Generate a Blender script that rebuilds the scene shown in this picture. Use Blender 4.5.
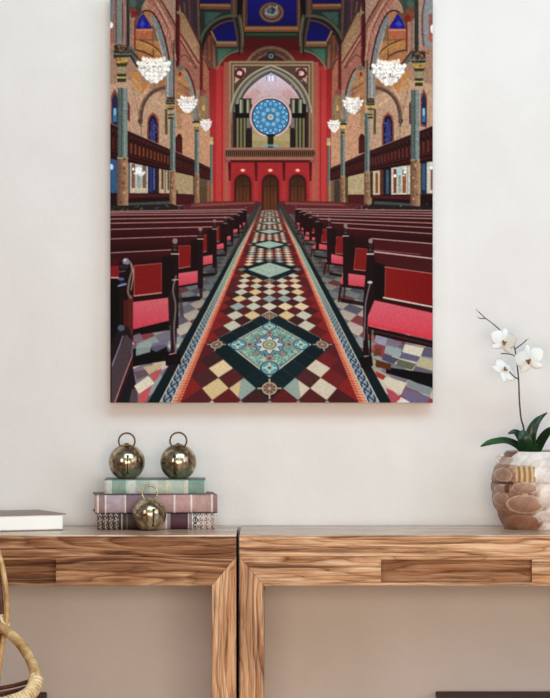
import bpy, math, random
import numpy as np
from mathutils import Vector, Matrix
for o in list(bpy.data.objects): bpy.data.objects.remove(o)
scene = bpy.context.scene; COL = scene.collection
# ---------------- camera, world, lights, exposure ----------------
CAMY, CAMZ, FPX = -6.5, 1.122, 3075.0
cam = bpy.data.cameras.new('camera'); cam.sensor_width = 36; cam.lens = FPX/698*36
co = bpy.data.objects.new('camera', cam); COL.objects.link(co); co.location = (0, CAMY, CAMZ); co.rotation_euler = (math.pi/2, 0, 0)
scene.camera = co
w = bpy.data.worlds.new('world'); scene.world = w; w.use_nodes = True
bg = w.node_tree.nodes['Background']
def area(name, loc, target, sx, sy, power, col=(1, 1, 1)):
    l = bpy.data.lights.new(name, 'AREA'); l.shape = 'RECTANGLE'; l.size = sx; l.size_y = sy; l.energy = power; l.color = col
    o = bpy.data.objects.new(name, l); COL.objects.link(o); o.location = loc
    o.rotation_euler = (Vector(target)-Vector(loc)).to_track_quat('-Z', 'Y').to_euler()
    return o
bg.inputs[0].default_value = (1, .95, .9, 1); bg.inputs[1].default_value = .12
area('window_or_fill_light', (3.0, -2.4, 2.2), (.2, 0, 1.3), 1.6, 1.6, 33, (.86, .86, 1))
area('ceiling_light', (.5, -1.95, 2.7), (.35, -.1, 1.2), 2.6, 1.0, 38.5, (.63, .92, 1))
area('window_or_fill_light', (-2.6, -4.0, 1.9), (0, 0, 1.1), .9, 1.5, 22, (1, .78, .86))  # added fill from the left, no window known there
area('front_fill_light', (.3, -4.6, .95), (.1, 0, .6), 2.2, .9, 77, (1, .845, .64))  # unseen warm fill, added to lift the wall below the tables
scene.view_settings.view_transform = 'Standard'; scene.view_settings.look = 'None'
scene.view_settings.exposure = 0.0; scene.view_settings.gamma = 1; scene.view_settings.use_curve_mapping = False
# ---------------- helpers ----------------
def P(px, py, y):
    s = FPX/(y-CAMY); return Vector(((px-275)/s, y, CAMZ-(py-349)/s))
def lin(c): 
    c = np.asarray(c, float)/255; return np.where(c <= .04045, c/12.92, ((c+.055)/1.055)**2.4)
def L4(c): return tuple(lin(c))+(1,)
def worigin(p):
    v = Vector((0, 0, 0))
    while p is not None: v = v+p.location; p = p.parent
    return v
def obj(name, verts, faces, m, parent=None, smooth=True, colors=None, local=False, bevel=0, solid=0, sub=0):
    if parent is not None and not local:
        o_ = worigin(parent); verts = [Vector(v)-o_ for v in verts]
    me = bpy.data.meshes.new(name); me.from_pydata([tuple(v) for v in verts], [], faces); me.update()
    if smooth: me.polygons.foreach_set('use_smooth', [True]*len(me.polygons))
    if colors is not None:
        a = me.color_attributes.new('tint', 'FLOAT_COLOR', 'POINT')
        c = np.ones((len(verts), 4), np.float32); c[:, :3] = lin(colors); a.data.foreach_set('color', c.ravel())
    me.materials.append(m)
    o = bpy.data.objects.new(name, me); COL.objects.link(o); o.parent = parent
    if solid: s = o.modifiers.new('solid', 'SOLIDIFY'); s.thickness = solid; s.offset = 0
    if sub: s = o.modifiers.new('sub', 'SUBSURF'); s.levels = s.render_levels = sub
    if bevel: b = o.modifiers.new('bevel', 'BEVEL'); b.width = bevel; b.segments = 3; b.limit_method = 'ANGLE'; b.angle_limit = .6
    return o
def tag(o, label=None, cat=None, group=None, kind=None):
    if label: o['label'] = label
    if cat: o['category'] = cat
    if group: o['group'] = group
    if kind: o['kind'] = kind
    return o
def empty(name, loc, rz=0):
    o = bpy.data.objects.new(name, None); COL.objects.link(o); o.location = loc; o.rotation_euler = (0, 0, rz); o.empty_display_size = .05; return o
def merge(*parts):
    V, F = [], []
    for v, f in parts:
        n = len(V); V += [Vector(a) for a in v]; F += [tuple(i+n for i in q) for q in f]
    return V, F
def box(x0, x1, y0, y1, z0, z1):
    return [(x, y, z) for x in (x0, x1) for y in (y0, y1) for z in (z0, z1)], [(0, 1, 3, 2), (4, 6, 7, 5), (0, 4, 5, 1), (2, 3, 7, 6), (0, 2, 6, 4), (1, 5, 7, 3)]
def prism(poly, y0, y1):       # polygon in x,z (counter-clockwise seen from the front), extruded along y
    n = len(poly); V = [(x, y0, z) for x, z in poly]+[(x, y1, z) for x, z in poly]
    return V, [tuple(range(n)), tuple(range(2*n-1, n-1, -1))]+[(i, i+n, (i+1) % n+n, (i+1) % n) for i in range(n)]
def spline(pts, n=8):
    Q = [Vector(p) for p in pts]; A = [Q[0]*2-Q[1]]+Q+[Q[-1]*2-Q[-2]]; out = []
    for i in range(1, len(A)-2):
        a, b, c, d = A[i-1:i+3]
        for k in range(n):
            t = k/n; out.append(.5*(2*b+(c-a)*t+(2*a-5*b+4*c-d)*t*t+(3*b-a-3*c+d)*t**3))
    return out+[Q[-1]]
def tube(path, r, seg=12, closed=False, cap=True):
    n = len(path); V, F = [], []; up = None
    for i, p in enumerate(path):
        a = path[(i-1) % n] if (closed or i) else path[0]; b = path[(i+1) % n] if (closed or i < n-1) else path[-1]
        t = (b-a).normalized()
        if up is None: up = Vector((0, -1, .01)) if abs(t.y) < .9 else Vector((1, 0, 0))
        u = (up-t*up.dot(t)).normalized(); up = u; v = t.cross(u)
        rr = r(i/(n-1)) if callable(r) else r
        for k in range(seg):
            a_ = 2*math.pi*k/seg; V.append(p+u*math.cos(a_)*rr+v*math.sin(a_)*rr)
    for i in range(n if closed else n-1):
        for k in range(seg):
            j = (i+1) % n; F.append((i*seg+k, i*seg+(k+1) % seg, j*seg+(k+1) % seg, j*seg+k))
    if cap and not closed: F += [tuple(range(seg-1, -1, -1)), tuple(range((n-1)*seg, n*seg))]
    return V, F
def lathe(c, prof, seg=48):    # profile of (radius, z) from bottom to top
    V, F = [], []; c = Vector(c)
    for r, z in prof:
        for k in range(seg):
            a = 2*math.pi*k/seg; V.append(c+Vector((r*math.cos(a), r*math.sin(a), z)))
    for i in range(len(prof)-1):
        for k in range(seg): F.append((i*seg+k, i*seg+(k+1) % seg, (i+1)*seg+(k+1) % seg, (i+1)*seg+k))
    F.append(tuple(range(seg-1, -1, -1))); F.append(tuple(range((len(prof)-1)*seg, len(prof)*seg)))
    return V, F
def torus(c, R, r, ax='y', seg=48):
    c = Vector(c); path = []
    for k in range(seg):
        a = 2*math.pi*k/seg
        path.append(c+(Vector((R*math.cos(a), 0, R*math.sin(a))) if ax == 'y' else Vector((R*math.cos(a), R*math.sin(a), 0))))
    return tube(path, r, 10, closed=True)
# ---------------- materials ----------------
def mat(name, col=(128, 128, 128), rough=.6, metal=0, spec=.4):
    m = bpy.data.materials.new(name); m.use_nodes = True; b = m.node_tree.nodes['Principled BSDF']
    b.inputs['Base Color'].default_value = L4(col); b.inputs['Roughness'].default_value = rough; b.inputs['Metallic'].default_value = metal; b.inputs['Specular IOR Level'].default_value = spec
    return m
def N(m, t, **kw):
    n = m.node_tree.nodes.new(t)
    for k, v in kw.items():
        if k in n.inputs: n.inputs[k].default_value = v
        else: setattr(n, k, v)
    return n
def LK(m, a, b): m.node_tree.links.new(a, b)
def BS(m): return m.node_tree.nodes['Principled BSDF']
def coords(m, scale=(1, 1, 1), loc=(0, 0, 0), rot=(0, 0, 0)):
    t = N(m, 'ShaderNodeTexCoord'); p = N(m, 'ShaderNodeMapping'); p.inputs['Scale'].default_value = scale; p.inputs['Location'].default_value = loc; p.inputs['Rotation'].default_value = rot
    LK(m, t.outputs['Object'], p.inputs['Vector']); return p.outputs[0]
def ramp(m, fac, stops):
    r = N(m, 'ShaderNodeValToRGB'); e = r.color_ramp.elements
    while len(e) < len(stops): e.new(.5)
    for q, (p, c) in zip(e, stops): q.position = p; q.color = L4(c)
    LK(m, fac, r.inputs[0]); return r.outputs[0]
def bump(m, h, strength=.3, dist=.002):
    b = N(m, 'ShaderNodeBump', Strength=strength, Distance=dist); LK(m, h, b.inputs['Height']); LK(m, b.outputs[0], BS(m).inputs['Normal'])
def noise(m, vec, scale, detail=4, rough=.55, dist=0):
    n = N(m, 'ShaderNodeTexNoise', Scale=scale, Detail=detail, Roughness=rough, Distortion=dist); LK(m, vec, n.inputs['Vector']); return n.outputs['Fac']
def mix(m, a, b, f, mode='MIX'):
    x = N(m, 'ShaderNodeMix', data_type='RGBA', blend_type=mode)
    for i, v in ((0, f), (6, a), (7, b)):
        if isinstance(v, (int, float)): x.inputs[i].default_value = v
        elif isinstance(v, tuple): x.inputs[i].default_value = L4(v)
        else: LK(m, v, x.inputs[i])
    return x.outputs[2]
def mottled(name, cols, scale=8, rough=.6, metal=0, spec=.4, bmp=.1, dist=.001):
    m = mat(name, cols[0], rough, metal, spec); c = coords(m); f = noise(m, c, scale, 5)
    st = [(.3+.4*i/(len(cols)-1), k) for i, k in enumerate(cols)]
    LK(m, ramp(m, f, st), BS(m).inputs['Base Color'])
    if bmp: bump(m, noise(m, c, scale*3, 4), bmp, dist)
    return m
def tinted(name, rough=.6, spec=.3, metal=0, noise_scale=0, amt=.25):
    m = mat(name, (128, 128, 128), rough, metal, spec); a = N(m, 'ShaderNodeVertexColor'); a.layer_name = 'tint'; out = a.outputs[0]
    if noise_scale:
        f = noise(m, coords(m), noise_scale, 5); out = mix(m, out, ramp(m, f, [(.3, (150, 140, 135)), (.65, (255, 255, 255))]), amt, 'MULTIPLY')
    LK(m, out, BS(m).inputs['Base Color']); return m
def wood(name, tones, axis='x', seed=0, rough=.5):
    m = mat(name, tones[1], rough, 0, .15); X = axis == 'x'
    def sc(a, l): return (l, a, a) if X else (a, a, l)
    off = (seed*3.7, seed*1.9, seed*2.3)
    # figure: long warped growth rings, a coarse tone drift, sharp dark streaks and fine pores
    base = coords(m, sc(13, 1.9), off)
    wn = N(m, 'ShaderNodeTexNoise', Scale=.9, Detail=3.0, Roughness=.5); LK(m, base, wn.inputs['Vector'])
    va = N(m, 'ShaderNodeVectorMath', operation='MULTIPLY_ADD'); LK(m, wn.outputs['Color'], va.inputs[0]); va.inputs[1].default_value = (2.7, 2.7, 2.7); LK(m, base, va.inputs[2])
    ring = N(m, 'ShaderNodeTexWave', wave_type='BANDS', bands_direction='Z' if X else 'X', wave_profile='SAW', Scale=1.25, Distortion=3.2, Detail=4.0); ring.inputs['Detail Scale'].default_value = 1.3; ring.inputs['Detail Roughness'].default_value = .62
    LK(m, va.outputs[0], ring.inputs['Vector'])
    c1 = ramp(m, ring.outputs['Fac'], [(.0, tones[1]), (.35, tones[2]), (.7, tones[3]), (.86, tones[2]), (.95, tones[0])])
    c2 = ramp(m, noise(m, coords(m, sc(9, 1.6), off), 1.5, 5, .6, 1.5), [(.34, tones[0]), (.46, tones[1]), (.58, tones[2]), (.72, tones[3])])
    c = mix(m, c1, c2, .5)
    st = noise(m, coords(m, sc(70, 3.2), off), 1.3, 4, .65, .8); c = mix(m, c, ramp(m, st, [(.36, (104, 66, 46)), (.46, (214, 196, 182)), (.58, (255, 255, 255))]), .8, 'MULTIPLY')
    fb = noise(m, coords(m, sc(260, 9), off), 1.0, 3, .6); c = mix(m, c, ramp(m, fb, [(.36, (170, 150, 138)), (.55, (255, 255, 255))]), .6, 'MULTIPLY')
    LK(m, c, BS(m).inputs['Base Color']); bump(m, fb, .15, .0005)
    return m
# ---------- the printed picture: painted as colours on the canvas mesh ----------
PX0, PX1, PY0, PY1 = 110.0, 433.0, -3.0, 403.0
def paint_print(res=2):
    K = res*2
    W, H = int((PX1-PX0)*K), int((PY1-PY0)*K)
    X, Y = np.meshgrid(PX0+(np.arange(W)+.5)/K, PY0+(np.arange(H)+.5)/K)
    X = X.astype(np.float32); Y = Y.astype(np.float32)
    I = np.zeros((H, W, 3), np.float32); I[:] = (60, 30, 28)
    rnd = random.Random(7); rs = np.random.RandomState(3)
    def box(x0, y0, x1, y1):
        a = max(0, int((x0-PX0)*K)-1); b = min(W, int((x1-PX0)*K)+2)
        c = max(0, int((y0-PY0)*K)-1); d = min(H, int((y1-PY0)*K)+2)
        return (slice(c, max(c, d)), slice(a, max(a, b)))
    def put(s, m, col, al):
        if not m.size: return
        if callable(col): c = col(X[s], Y[s])
        else: c = np.array(col, np.float32)
        m = (m*al)[..., None]
        I[s] = I[s]*(1-m)+c*m
    def poly(pts, col, al=1.0):
        xs = [p[0] for p in pts]; ys = [p[1] for p in pts]
        s = box(min(xs), min(ys), max(xs), max(ys)); x = X[s]; y = Y[s]
        m = np.zeros(x.shape, bool); n = len(pts)
        for i in range(n):
            (xa, ya), (xb, yb) = pts[i], pts[(i+1) % n]
            if ya == yb: continue
            c = (ya > y) != (yb > y)
            m ^= c & (x < (xb-xa)*(y-ya)/(yb-ya)+xa)
        put(s, m.astype(np.float32), col, al)
    def rect(x0, y0, x1, y1, col, al=1.0): poly([(x0, y0), (x1, y0), (x1, y1), (x0, y1)], col, al)
    def line(pts, w, col, al=1.0):
        xs = [p[0] for p in pts]; ys = [p[1] for p in pts]
        s = box(min(xs)-w, min(ys)-w, max(xs)+w, max(ys)+w); x = X[s]; y = Y[s]
        if not x.size: return
        d = np.full(x.shape, 1e9, np.float32)
        for (xa, ya), (xb, yb) in zip(pts, pts[1:]):
            L = (xb-xa)**2+(yb-ya)**2+1e-9
            t = np.clip(((x-xa)*(xb-xa)+(y-ya)*(yb-ya))/L, 0, 1)
            d = np.minimum(d, np.hypot(x-xa-t*(xb-xa), y-ya-t*(yb-ya)))
        put(s, np.clip((w/2-d)*K+.5, 0, 1), col, al)
    def ell(cx, cy, rx, ry, col, al=1.0, inner=0.0):
        s = box(cx-rx, cy-ry, cx+rx, cy+ry); r = np.hypot((X[s]-cx)/rx, (Y[s]-cy)/ry)
        put(s, ((r <= 1) & (r >= inner)).astype(np.float32), col, al)
    def curve(pts, n=8):
        P = [pts[0]]+list(pts)+[pts[-1]]; out = []
        for i in range(1, len(P)-2):
            p0, p1, p2, p3 = P[i-1:i+3]
            for k in range(n):
                t = k/n
                out.append(tuple(.5*(2*p1[j]+(p2[j]-p0[j])*t+(2*p0[j]-5*p1[j]+4*p2[j]-p3[j])*t*t+(3*p1[j]-p0[j]-3*p2[j]+p3[j])*t**3) for j in (0, 1)))
        return out+[pts[-1]]
    def vgrad(y0, c0, y1, c1):
        c0 = np.array(c0, np.float32); c1 = np.array(c1, np.float32)
        def f(x, y):
            t = np.clip((y-y0)/(y1-y0), 0, 1)[..., None]; return c0*(1-t)+c1*t
        return f
    def hgrad(x0, c0, x1, c1):
        c0 = np.array(c0, np.float32); c1 = np.array(c1, np.float32)
        def f(x, y):
            t = np.clip((x-x0)/(x1-x0), 0, 1)[..., None]; return c0*(1-t)+c1*t
        return f
    def dots(x0, y0, x1, y1, n, cols, r=(.4, .9), al=.8, inside=None):
        for _ in range(n):
            x = rnd.uniform(x0, x1); y = rnd.uniform(y0, y1)
            if inside and not inside(x, y): continue
            ell(x, y, rnd.uniform(*r), rnd.uniform(*r), rnd.choice(cols), al*rnd.uniform(.5, 1))
    # ---------------- floor ----------------
    CX, VY, D0, Wt = 269.5, 187.0, 243.0, 29.0
    cen = [-1.13+1.25*0, 1.371, 2.621, 3.763, 4.865, 5.98, 7.1, 8.2, 9.3, 10.4, 11.5, 12.6, 13.7]; cen[0] = .178
    s = box(110, 203, 433, 403); x = X[s]; y = Y[s]
    sc = np.maximum((y-VY)/216.0, .02); u = (x-CX)/sc; q = 1/sc; au = np.abs(u)
    ca = np.array(cen); k = np.clip(np.searchsorted(ca, q)-1, 0, len(cen)-2)
    f = (q-ca[k])/(ca[k+1]-ca[k])
    v = f*10*Wt; idx = k.astype(int)
    near = f < .5; dv = np.where(near, (q-ca[k]), (ca[k+1]-q))*D0; l1 = au+np.abs(dv)
    # diamond lattice: (a,b) rotated cell indices
    A = np.floor((u+v)/Wt); B = np.floor((u-v)/Wt)
    def hsh(a, b, m): return (np.abs(np.sin(a*12.9898+b*78.233+m*3.7)*43758.5453) % 1.0)
    hh = hsh(A, B+idx*11, 1)
    light = ((A-B) % 2 == 1)
    cream = np.array([(226, 208, 178), (214, 200, 180), (196, 196, 176), (228, 200, 160), (150, 168, 160), (216, 190, 140)], np.float32)
    dark = np.array([(78, 30, 34), (92, 34, 38), (104, 30, 34), (70, 34, 38), (120, 34, 36), (84, 40, 42)], np.float32)
    ci = (hh*6).astype(int) % 6
    ci = np.where(light & (au < 32) & (q < 1.2), 4, ci)
    col = np.where(light[..., None], cream[ci], dark[ci])
    fr1 = ((u+v)/Wt) % 1; fr2 = ((u-v)/Wt) % 1
    edge = np.minimum(np.minimum(fr1, 1-fr1), np.minimum(fr2, 1-fr2))
    far = np.clip((q-1.0)/5, 0, 1)[..., None]
    col = col*(1-.10*(edge < .03)[..., None])
    tri = au > 75+((v/Wt*2) % 2-1)**2*0
    # side triangles and red edging
    edg = (au > 87-np.abs(((v/Wt) % 1)-.5)*2*14.5*1.0)
    edg = (au > 72.5+np.abs((((v/Wt)) % 1)-.5)*2*0+14.5*np.abs(2*((v/Wt+.0) % 1)-1)) & (au < 90)
    redc = np.where((hsh(np.floor(v/Wt), idx, 2) > .5)[..., None], np.array((140, 34, 34), np.float32), np.array((98, 30, 36), np.float32))
    col = np.where(edg[..., None], redc, col)
    farred = np.array((168, 60, 46), np.float32)
    # mosaic with dark border
    ring = (l1 < 87) & (l1 >= 57.5)
    t1 = (((u+dv)/14.5) % 2)*.5
    dk = np.array((16, 34, 40), np.float32)*(1+.35*(hsh(np.floor((u+dv)/Wt), np.floor((u-dv)/Wt), 5)[..., None]-.3))
    dk = np.where((np.minimum(fr1, 1-fr1) < .03)[..., None] & (q < 2)[..., None], dk+22, dk)
    col = np.where(ring[..., None], dk, col)
    mz = l1 < 57.5
    r = np.hypot(u, dv); th = np.arctan2(dv, u)
    n1 = hsh(np.floor(u/1.9+.6*np.sin(dv*.5)), np.floor(dv/1.9+.6*np.sin(u*.5)), 9)
    pal = np.array([(118, 182, 170), (96, 162, 152), (150, 200, 186), (60, 88, 120), (186, 130, 104), (206, 214, 200), (128, 180, 168), (100, 170, 160)], np.float32)
    mc = pal[(n1*8).astype(int) % 8]
    def setm(m, c):
        nonlocal mc
        mc = np.where(m[..., None], np.array(c, np.float32), mc)
    setm(l1 > 55, (205, 205, 185)); setm((l1 < 54.6) & (l1 > 52.5), (120, 90, 90))
    star = r-(15+3.4*np.cos(8*th))
    setm(star < 8, (60, 76, 116)); setm(star < 5.2, (150, 190, 186)); setm(star < 3, (52, 60, 104))
    setm(star < 0, (214, 216, 206)); setm(r < 10, (92, 110, 130)); setm(r < 8, (196, 170, 110)); setm(r < 5, (120, 150, 120)); setm(r < 2, (206, 196, 160))
    for a in range(4):
        cx_, cy_ = 43*math.cos(a*math.pi/2), 43*math.sin(a*math.pi/2)
        rr = np.hypot(u-cx_, dv-cy_); t_ = np.arctan2(dv-cy_, u-cx_)
        setm(rr < 12.5, (150, 196, 190)); setm((rr < 11.5) & (rr > 9.2), (44, 74, 116)); setm((rr < 8) & (rr > 6), (60, 130, 140)); setm((rr < 8) & (np.abs(np.sin(2*t_)) < .3), (230, 230, 215)); setm(rr < 2.2, (90, 60, 80))
        cx_, cy_ = 27*math.cos(a*math.pi/2), 27*math.sin(a*math.pi/2)
        rr = np.hypot(u-cx_, dv-cy_); setm((rr < 5.2), (186, 130, 92)); setm(rr < 2.6, (70, 70, 110))
    for a in range(4):
        cx_, cy_ = 25*math.cos(a*math.pi/2+.785), 25*math.sin(a*math.pi/2+.785)
        rr = np.hypot(u-cx_, dv-cy_); setm((rr < 6) & (rr > 4), (70, 130, 130)); setm(rr < 3, (180, 110, 90))
    fade = np.clip((q-1.6)/1.0, 0, 1)[..., None]*.75
    mc = mc*(1-fade)+np.array((178, 192, 172), np.float32)*fade
    col = np.where(mz[..., None], mc, col)
    mcx = np.array((142, 178, 164), np.float32)
    col = np.where(mz[..., None], col*.86+mcx*.14, col)
    # small stars at the corners of the border
    for a in range(4):
        cx_, cy_ = 72.5*math.cos(a*math.pi/2), 72.5*math.sin(a*math.pi/2)
        rr = np.hypot(u-cx_, dv-cy_); t_ = np.arctan2(dv-cy_, u-cx_)
        m = (rr < 8.4) | (((np.abs(u-cx_) < 1) | (np.abs(dv-cy_) < 1)) & (rr < 13))
        pc = np.where(((rr > 6.6) | (np.abs(np.sin(4*t_)) < .35) | (rr < 2))[..., None], np.array((188, 162, 138), np.float32), np.array((112, 80, 72), np.float32))
        col = np.where((m & (au < 89))[..., None], pc, col)
    # borders along the aisle
    so = (au >= 89.5) & (au < 97.5); zz = ((v/3.6) % 1)
    oc = np.where((zz < .5+.35*np.sin((au-89.5)/8*6.28))[..., None], np.array((200, 84, 56), np.float32), np.array((230, 160, 130), np.float32))
    oc = oc*(1-far*.3)+np.array((205, 140, 115), np.float32)*far*.3
    col = np.where(so[..., None], oc, col)
    sb = (au >= 97.5) & (au < 110.5)
    pz = np.sin(v/9*6.28+np.sin((au-104)*.9)*2)+np.cos((au-104)*1.25)*np.cos(v/4.5*6.28)
    bc = np.where((pz > .1)[..., None], np.array((150, 168, 178), np.float32), np.array((46, 58, 84), np.float32))
    gm = np.clip((q-1.25)/1.0, 0, 1)[..., None]
    bc = bc*(1-gm)+np.array((138, 158, 142), np.float32)*gm+np.where((pz > .1)[..., None], 12, -12)*gm
    bc = np.where(((au < 99.2) | (au > 109))[..., None], np.array((205, 196, 180), np.float32), bc)
    col = np.where(sb[..., None], bc, col)
    sd = (au >= 110.5) & (au < 122)
    col = np.where(sd[..., None], np.array((14, 30, 34), np.float32), col)
    out = au >= 122
    A2 = np.floor((u+v*1.0)/37); B2 = np.floor((u-v)/37); h2 = hsh(A2, B2, 4)
    sp = np.array([(206, 190, 176), (106, 98, 116), (150, 158, 160), (128, 118, 134), (150, 62, 70), (190, 176, 146)], np.float32)
    o_ = np.where(((A2-B2) % 2 == 0)[..., None], sp[np.where(h2 > .5, 0, 2)], sp[np.where(h2 > .6, 1, np.where(h2 > .3, 3, 4))])
    dim = np.clip((q-1.3)/2.0, 0, .65)[..., None]
    o_ = o_*(1-dim)+np.array((45, 50, 48), np.float32)*dim
    col = np.where(out[..., None], o_, col)
    # distance haze of the small tiles and darker far end
    farmix = np.clip((q-4)/5, 0, 1)[..., None]*np.where(au < 97, 1, 0)[..., None]
    col = col*(1-.35*farmix)+np.array((140, 100, 84), np.float32)*.35*farmix
    I[s] = col
    # ---------------- end wall ----------------
    AX = 271.0
    rect(205, 36, 337, 206, vgrad(45, (96, 12, 16), 120, (196, 62, 60)))
    rect(209, 60, 216, 206, (150, 26, 30), .5); rect(326, 60, 334, 206, (150, 20, 24), .5)
    for m in (0, 1):
        fx = (lambda a: a) if m == 0 else (lambda a: 542.5-a)
        def R(x0, y0, x1, y1, c, al=1.0): rect(min(fx(x0), fx(x1)), y0, max(fx(x0), fx(x1)), y1, c, al)
        R(216, 66, 224, 205, hgrad(min(fx(216), fx(224)), (196, 52, 52), max(fx(216), fx(224)), (200, 58, 54)), .6)
        R(224, 62, 229, 205, (170, 96, 76), .75)
        R(221.5, 70, 222.3, 205, (120, 22, 26), .8)
    # round head above the frame
    ell(AX, 73, 27.5, 27, (128, 98, 74)); ell(AX, 73, 24.5, 24, (92, 50, 42)); ell(AX, 73, 21, 20.5, (112, 74, 58)); ell(AX, 73, 18.5, 18, (66, 26, 26))
    dots(252, 50, 290, 62, 60, [(120, 80, 64), (50, 20, 20), (150, 110, 90)], (.4, .9))
    ell(AX, 56, 4.4, 4.4, (30, 34, 44)); ell(AX, 56, 2.6, 2.6, (130, 130, 130)); ell(AX, 56, 1.2, 1.2, (40, 40, 60))
    rect(229, 61, 313.5, 150, (150, 124, 92)); rect(231, 63, 311.5, 150, (96, 70, 54)); rect(232.2, 64.2, 310.3, 150, (156, 130, 98)); rect(234, 66, 308.5, 150, (84, 60, 48))
    for cx_ in (240, 302):
        poly([(cx_-5, 68), (cx_+6, 68), (cx_+6, 72), (cx_-5, 84)] if cx_ < 271 else [(cx_-6, 68), (cx_+5, 68), (cx_+5, 84), (cx_-6, 72)], (190, 160, 140))
        ell(cx_-.5, 73.3, 5.4, 5.2, (96, 28, 30)); ell(cx_-.5, 73.3, 2.6, 2.4, (222, 196, 190))
        dots(cx_-6, 67, cx_+6, 84, 30, [(70, 30, 28), (206, 180, 160), (110, 60, 50)], (.4, .8))
    # great pointed arch
    outer = [(230.5, 112), (232, 103), (236, 92), (243, 82), (252, 74), (262, 68.5), (AX, 65.2)]
    inner = [(238.5, 112), (240, 103), (244, 94), (250, 86.5), (257.5, 80), (265, 75), (AX, 72)]
    mo = [(2*AX-a, b) for a, b in outer][::-1]; mi = [(2*AX-a, b) for a, b in inner][::-1]
    O = curve(outer)+curve(mo); N = curve(inner)+curve(mi)
    poly([(234, 150)]+O+[(308, 150)], (128, 118, 104))
    def shrink(P, d): return [(AX+(a-AX)*(1-d/38), b+d*1.0) for a, b in P]
    line(shrink(O, 0), 1.1, (186, 170, 146)); line(shrink(O, 2.2), 1.3, (84, 74, 66)); line(shrink(O, 4), 1.2, (160, 152, 136)); line(shrink(O, 5.8), 1.2, (92, 88, 82))
    poly([(239, 150)]+N+[(303, 150)], vgrad(72, (214, 196, 212), 118, (186, 138, 134)))
    line(N, 1.1, (60, 40, 44))
    poly([(242, 100), (254, 88), (262, 92), (250, 104)], (196, 140, 132), .5); poly([(300, 100), (288, 88), (280, 92), (292, 104)], (196, 140, 132), .5)
    rect(266.5, 74.5, 275.5, 81, (190, 200, 226)); rect(268.5, 76, 273.5, 81, (232, 232, 244)); line([(266.5, 81), (266.5, 74.5), (275.5, 74.5), (275.5, 81)], .6, (130, 110, 140)); line([(271, 72), (271, 81)], .6, (150, 130, 160))
    dots(246, 84, 296, 98, 26, [(226, 196, 190), (170, 120, 120)], (.5, 1.4), .35)
    # organ cases
    rect(232, 112, 239, 148, (150, 118, 92)); rect(303, 112, 310.5, 148, (150, 118, 92))
    for m in (0, 1):
        fx = (lambda a: a) if m == 0 else (lambda a: 541.3-a)
        def R(x0, y0, x1, y1, c, al=1.0): rect(min(fx(x0), fx(x1)), y0, max(fx(x0), fx(x1)), y1, c, al)
        R(232.5, 112, 235.5, 148, (70, 30, 34)); R(235, 104, 252, 148, (24, 20, 20)); R(239, 98.5, 251, 113.5, (38, 34, 28))
        for a, b in ((239.6, 243.4), (246.5, 250)):
            R(a, 99.5, b, 113, (130, 134, 108)); R(a+.5, 99.5, a+1.5, 113, (176, 178, 150)); R(b-.8, 99.5, b, 113, (70, 76, 58))
        for a in (236.5, 240, 243.6):
            R(a, 118, a+2.9, 147.5, (112, 104, 70)); R(a+.6, 118, a+1.3, 147.5, (140, 132, 94)); R(a+2.3, 118, a+2.9, 147.5, (56, 48, 30))
        R(246.5, 118, 251, 130, (120, 110, 108)); R(247, 128, 251.5, 148, (34, 28, 26)); R(235, 114, 252, 117, (14, 14, 16)); R(245.7, 100, 246.4, 148, (30, 16, 16))
        R(250.5, 98, 251.4, 130, (100, 60, 70), .8)
    poly([(252, 128), (290, 128), (290, 147.5), (252, 147.5)], (164, 146, 98)); rect(252, 134, 290, 141, (184, 164, 116), .6)
    ell(270.6, 117, 21.3, 21, (196, 150, 146)); ell(270.6, 117, 20.2, 20, (222, 188, 186)); rect(252, 96, 290, 103, (196, 150, 146), 0)
    ell(270.6, 117, 19, 18.6, (52, 58, 78)); ell(270.6, 117, 17.6, 17.3, (62, 138, 190))
    for a in range(16):
        t = a*math.pi/8; cx_, cy_ = 270.6+13.6*math.cos(t), 117+13.4*math.sin(t)
        ell(cx_, cy_, 2.5, 2.5, (36, 92, 150)); ell(cx_, cy_, 1.7, 1.7, (140, 206, 232)); ell(cx_, cy_, .7, .7, (50, 100, 160))
        t2 = t+math.pi/16; ell(270.6+16.3*math.cos(t2), 117+16.1*math.sin(t2), .9, .9, (190, 226, 236))
        line([(270.6+3*math.cos(t2), 117+3*math.sin(t2)), (270.6+10.5*math.cos(t2), 117+10.5*math.sin(t2))], .7, (40, 88, 140), .9)
    for a in range(8):
        t = a*math.pi/4+.39; ell(270.6+7.6*math.cos(t), 117+7.6*math.sin(t), 2, 2, (126, 190, 220)); ell(270.6+7.6*math.cos(t), 117+7.6*math.sin(t), .9, .9, (200, 150, 130))
    ell(270.6, 117, 4.2, 4.2, (60, 110, 160)); ell(270.6, 117, 3, 3, (186, 196, 190)); ell(270.6, 117, 1.4, 1.4, (190, 130, 100))
    rect(267.8, 136.5, 273.5, 148, (42, 36, 22)); rect(266.5, 134.5, 275, 136.5, (20, 16, 26))
    for a in range(-3, 4): ell(270.5+a*2.4, 146.6-1.2*(abs(a) < 2), 1.1, 1.2, (110, 160, 190))
    # gallery of the organ
    rect(225, 148, 315, 163, (120, 70, 58)); rect(225, 147.6, 315, 150, (160, 112, 96)); rect(226, 150.4, 314, 156.5, (70, 40, 28))
    for a in range(44):
        rect(227+a*2, 151, 227.9+a*2, 156, (118, 84, 56)); ell(228.4+a*2, 153.3, .5, 1.4, (40, 16, 14))
    rect(225, 156.6, 315, 158, (150, 102, 84)); rect(226, 158, 314, 160, (168, 104, 86)); rect(227, 160, 313, 162.4, (84, 18, 20))
    rect(229, 162.4, 311.5, 206, (172, 38, 42)); rect(226, 160, 230.5, 205, (188, 92, 80), .7); rect(310, 160, 314.5, 205, (188, 92, 80), .7)
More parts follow.
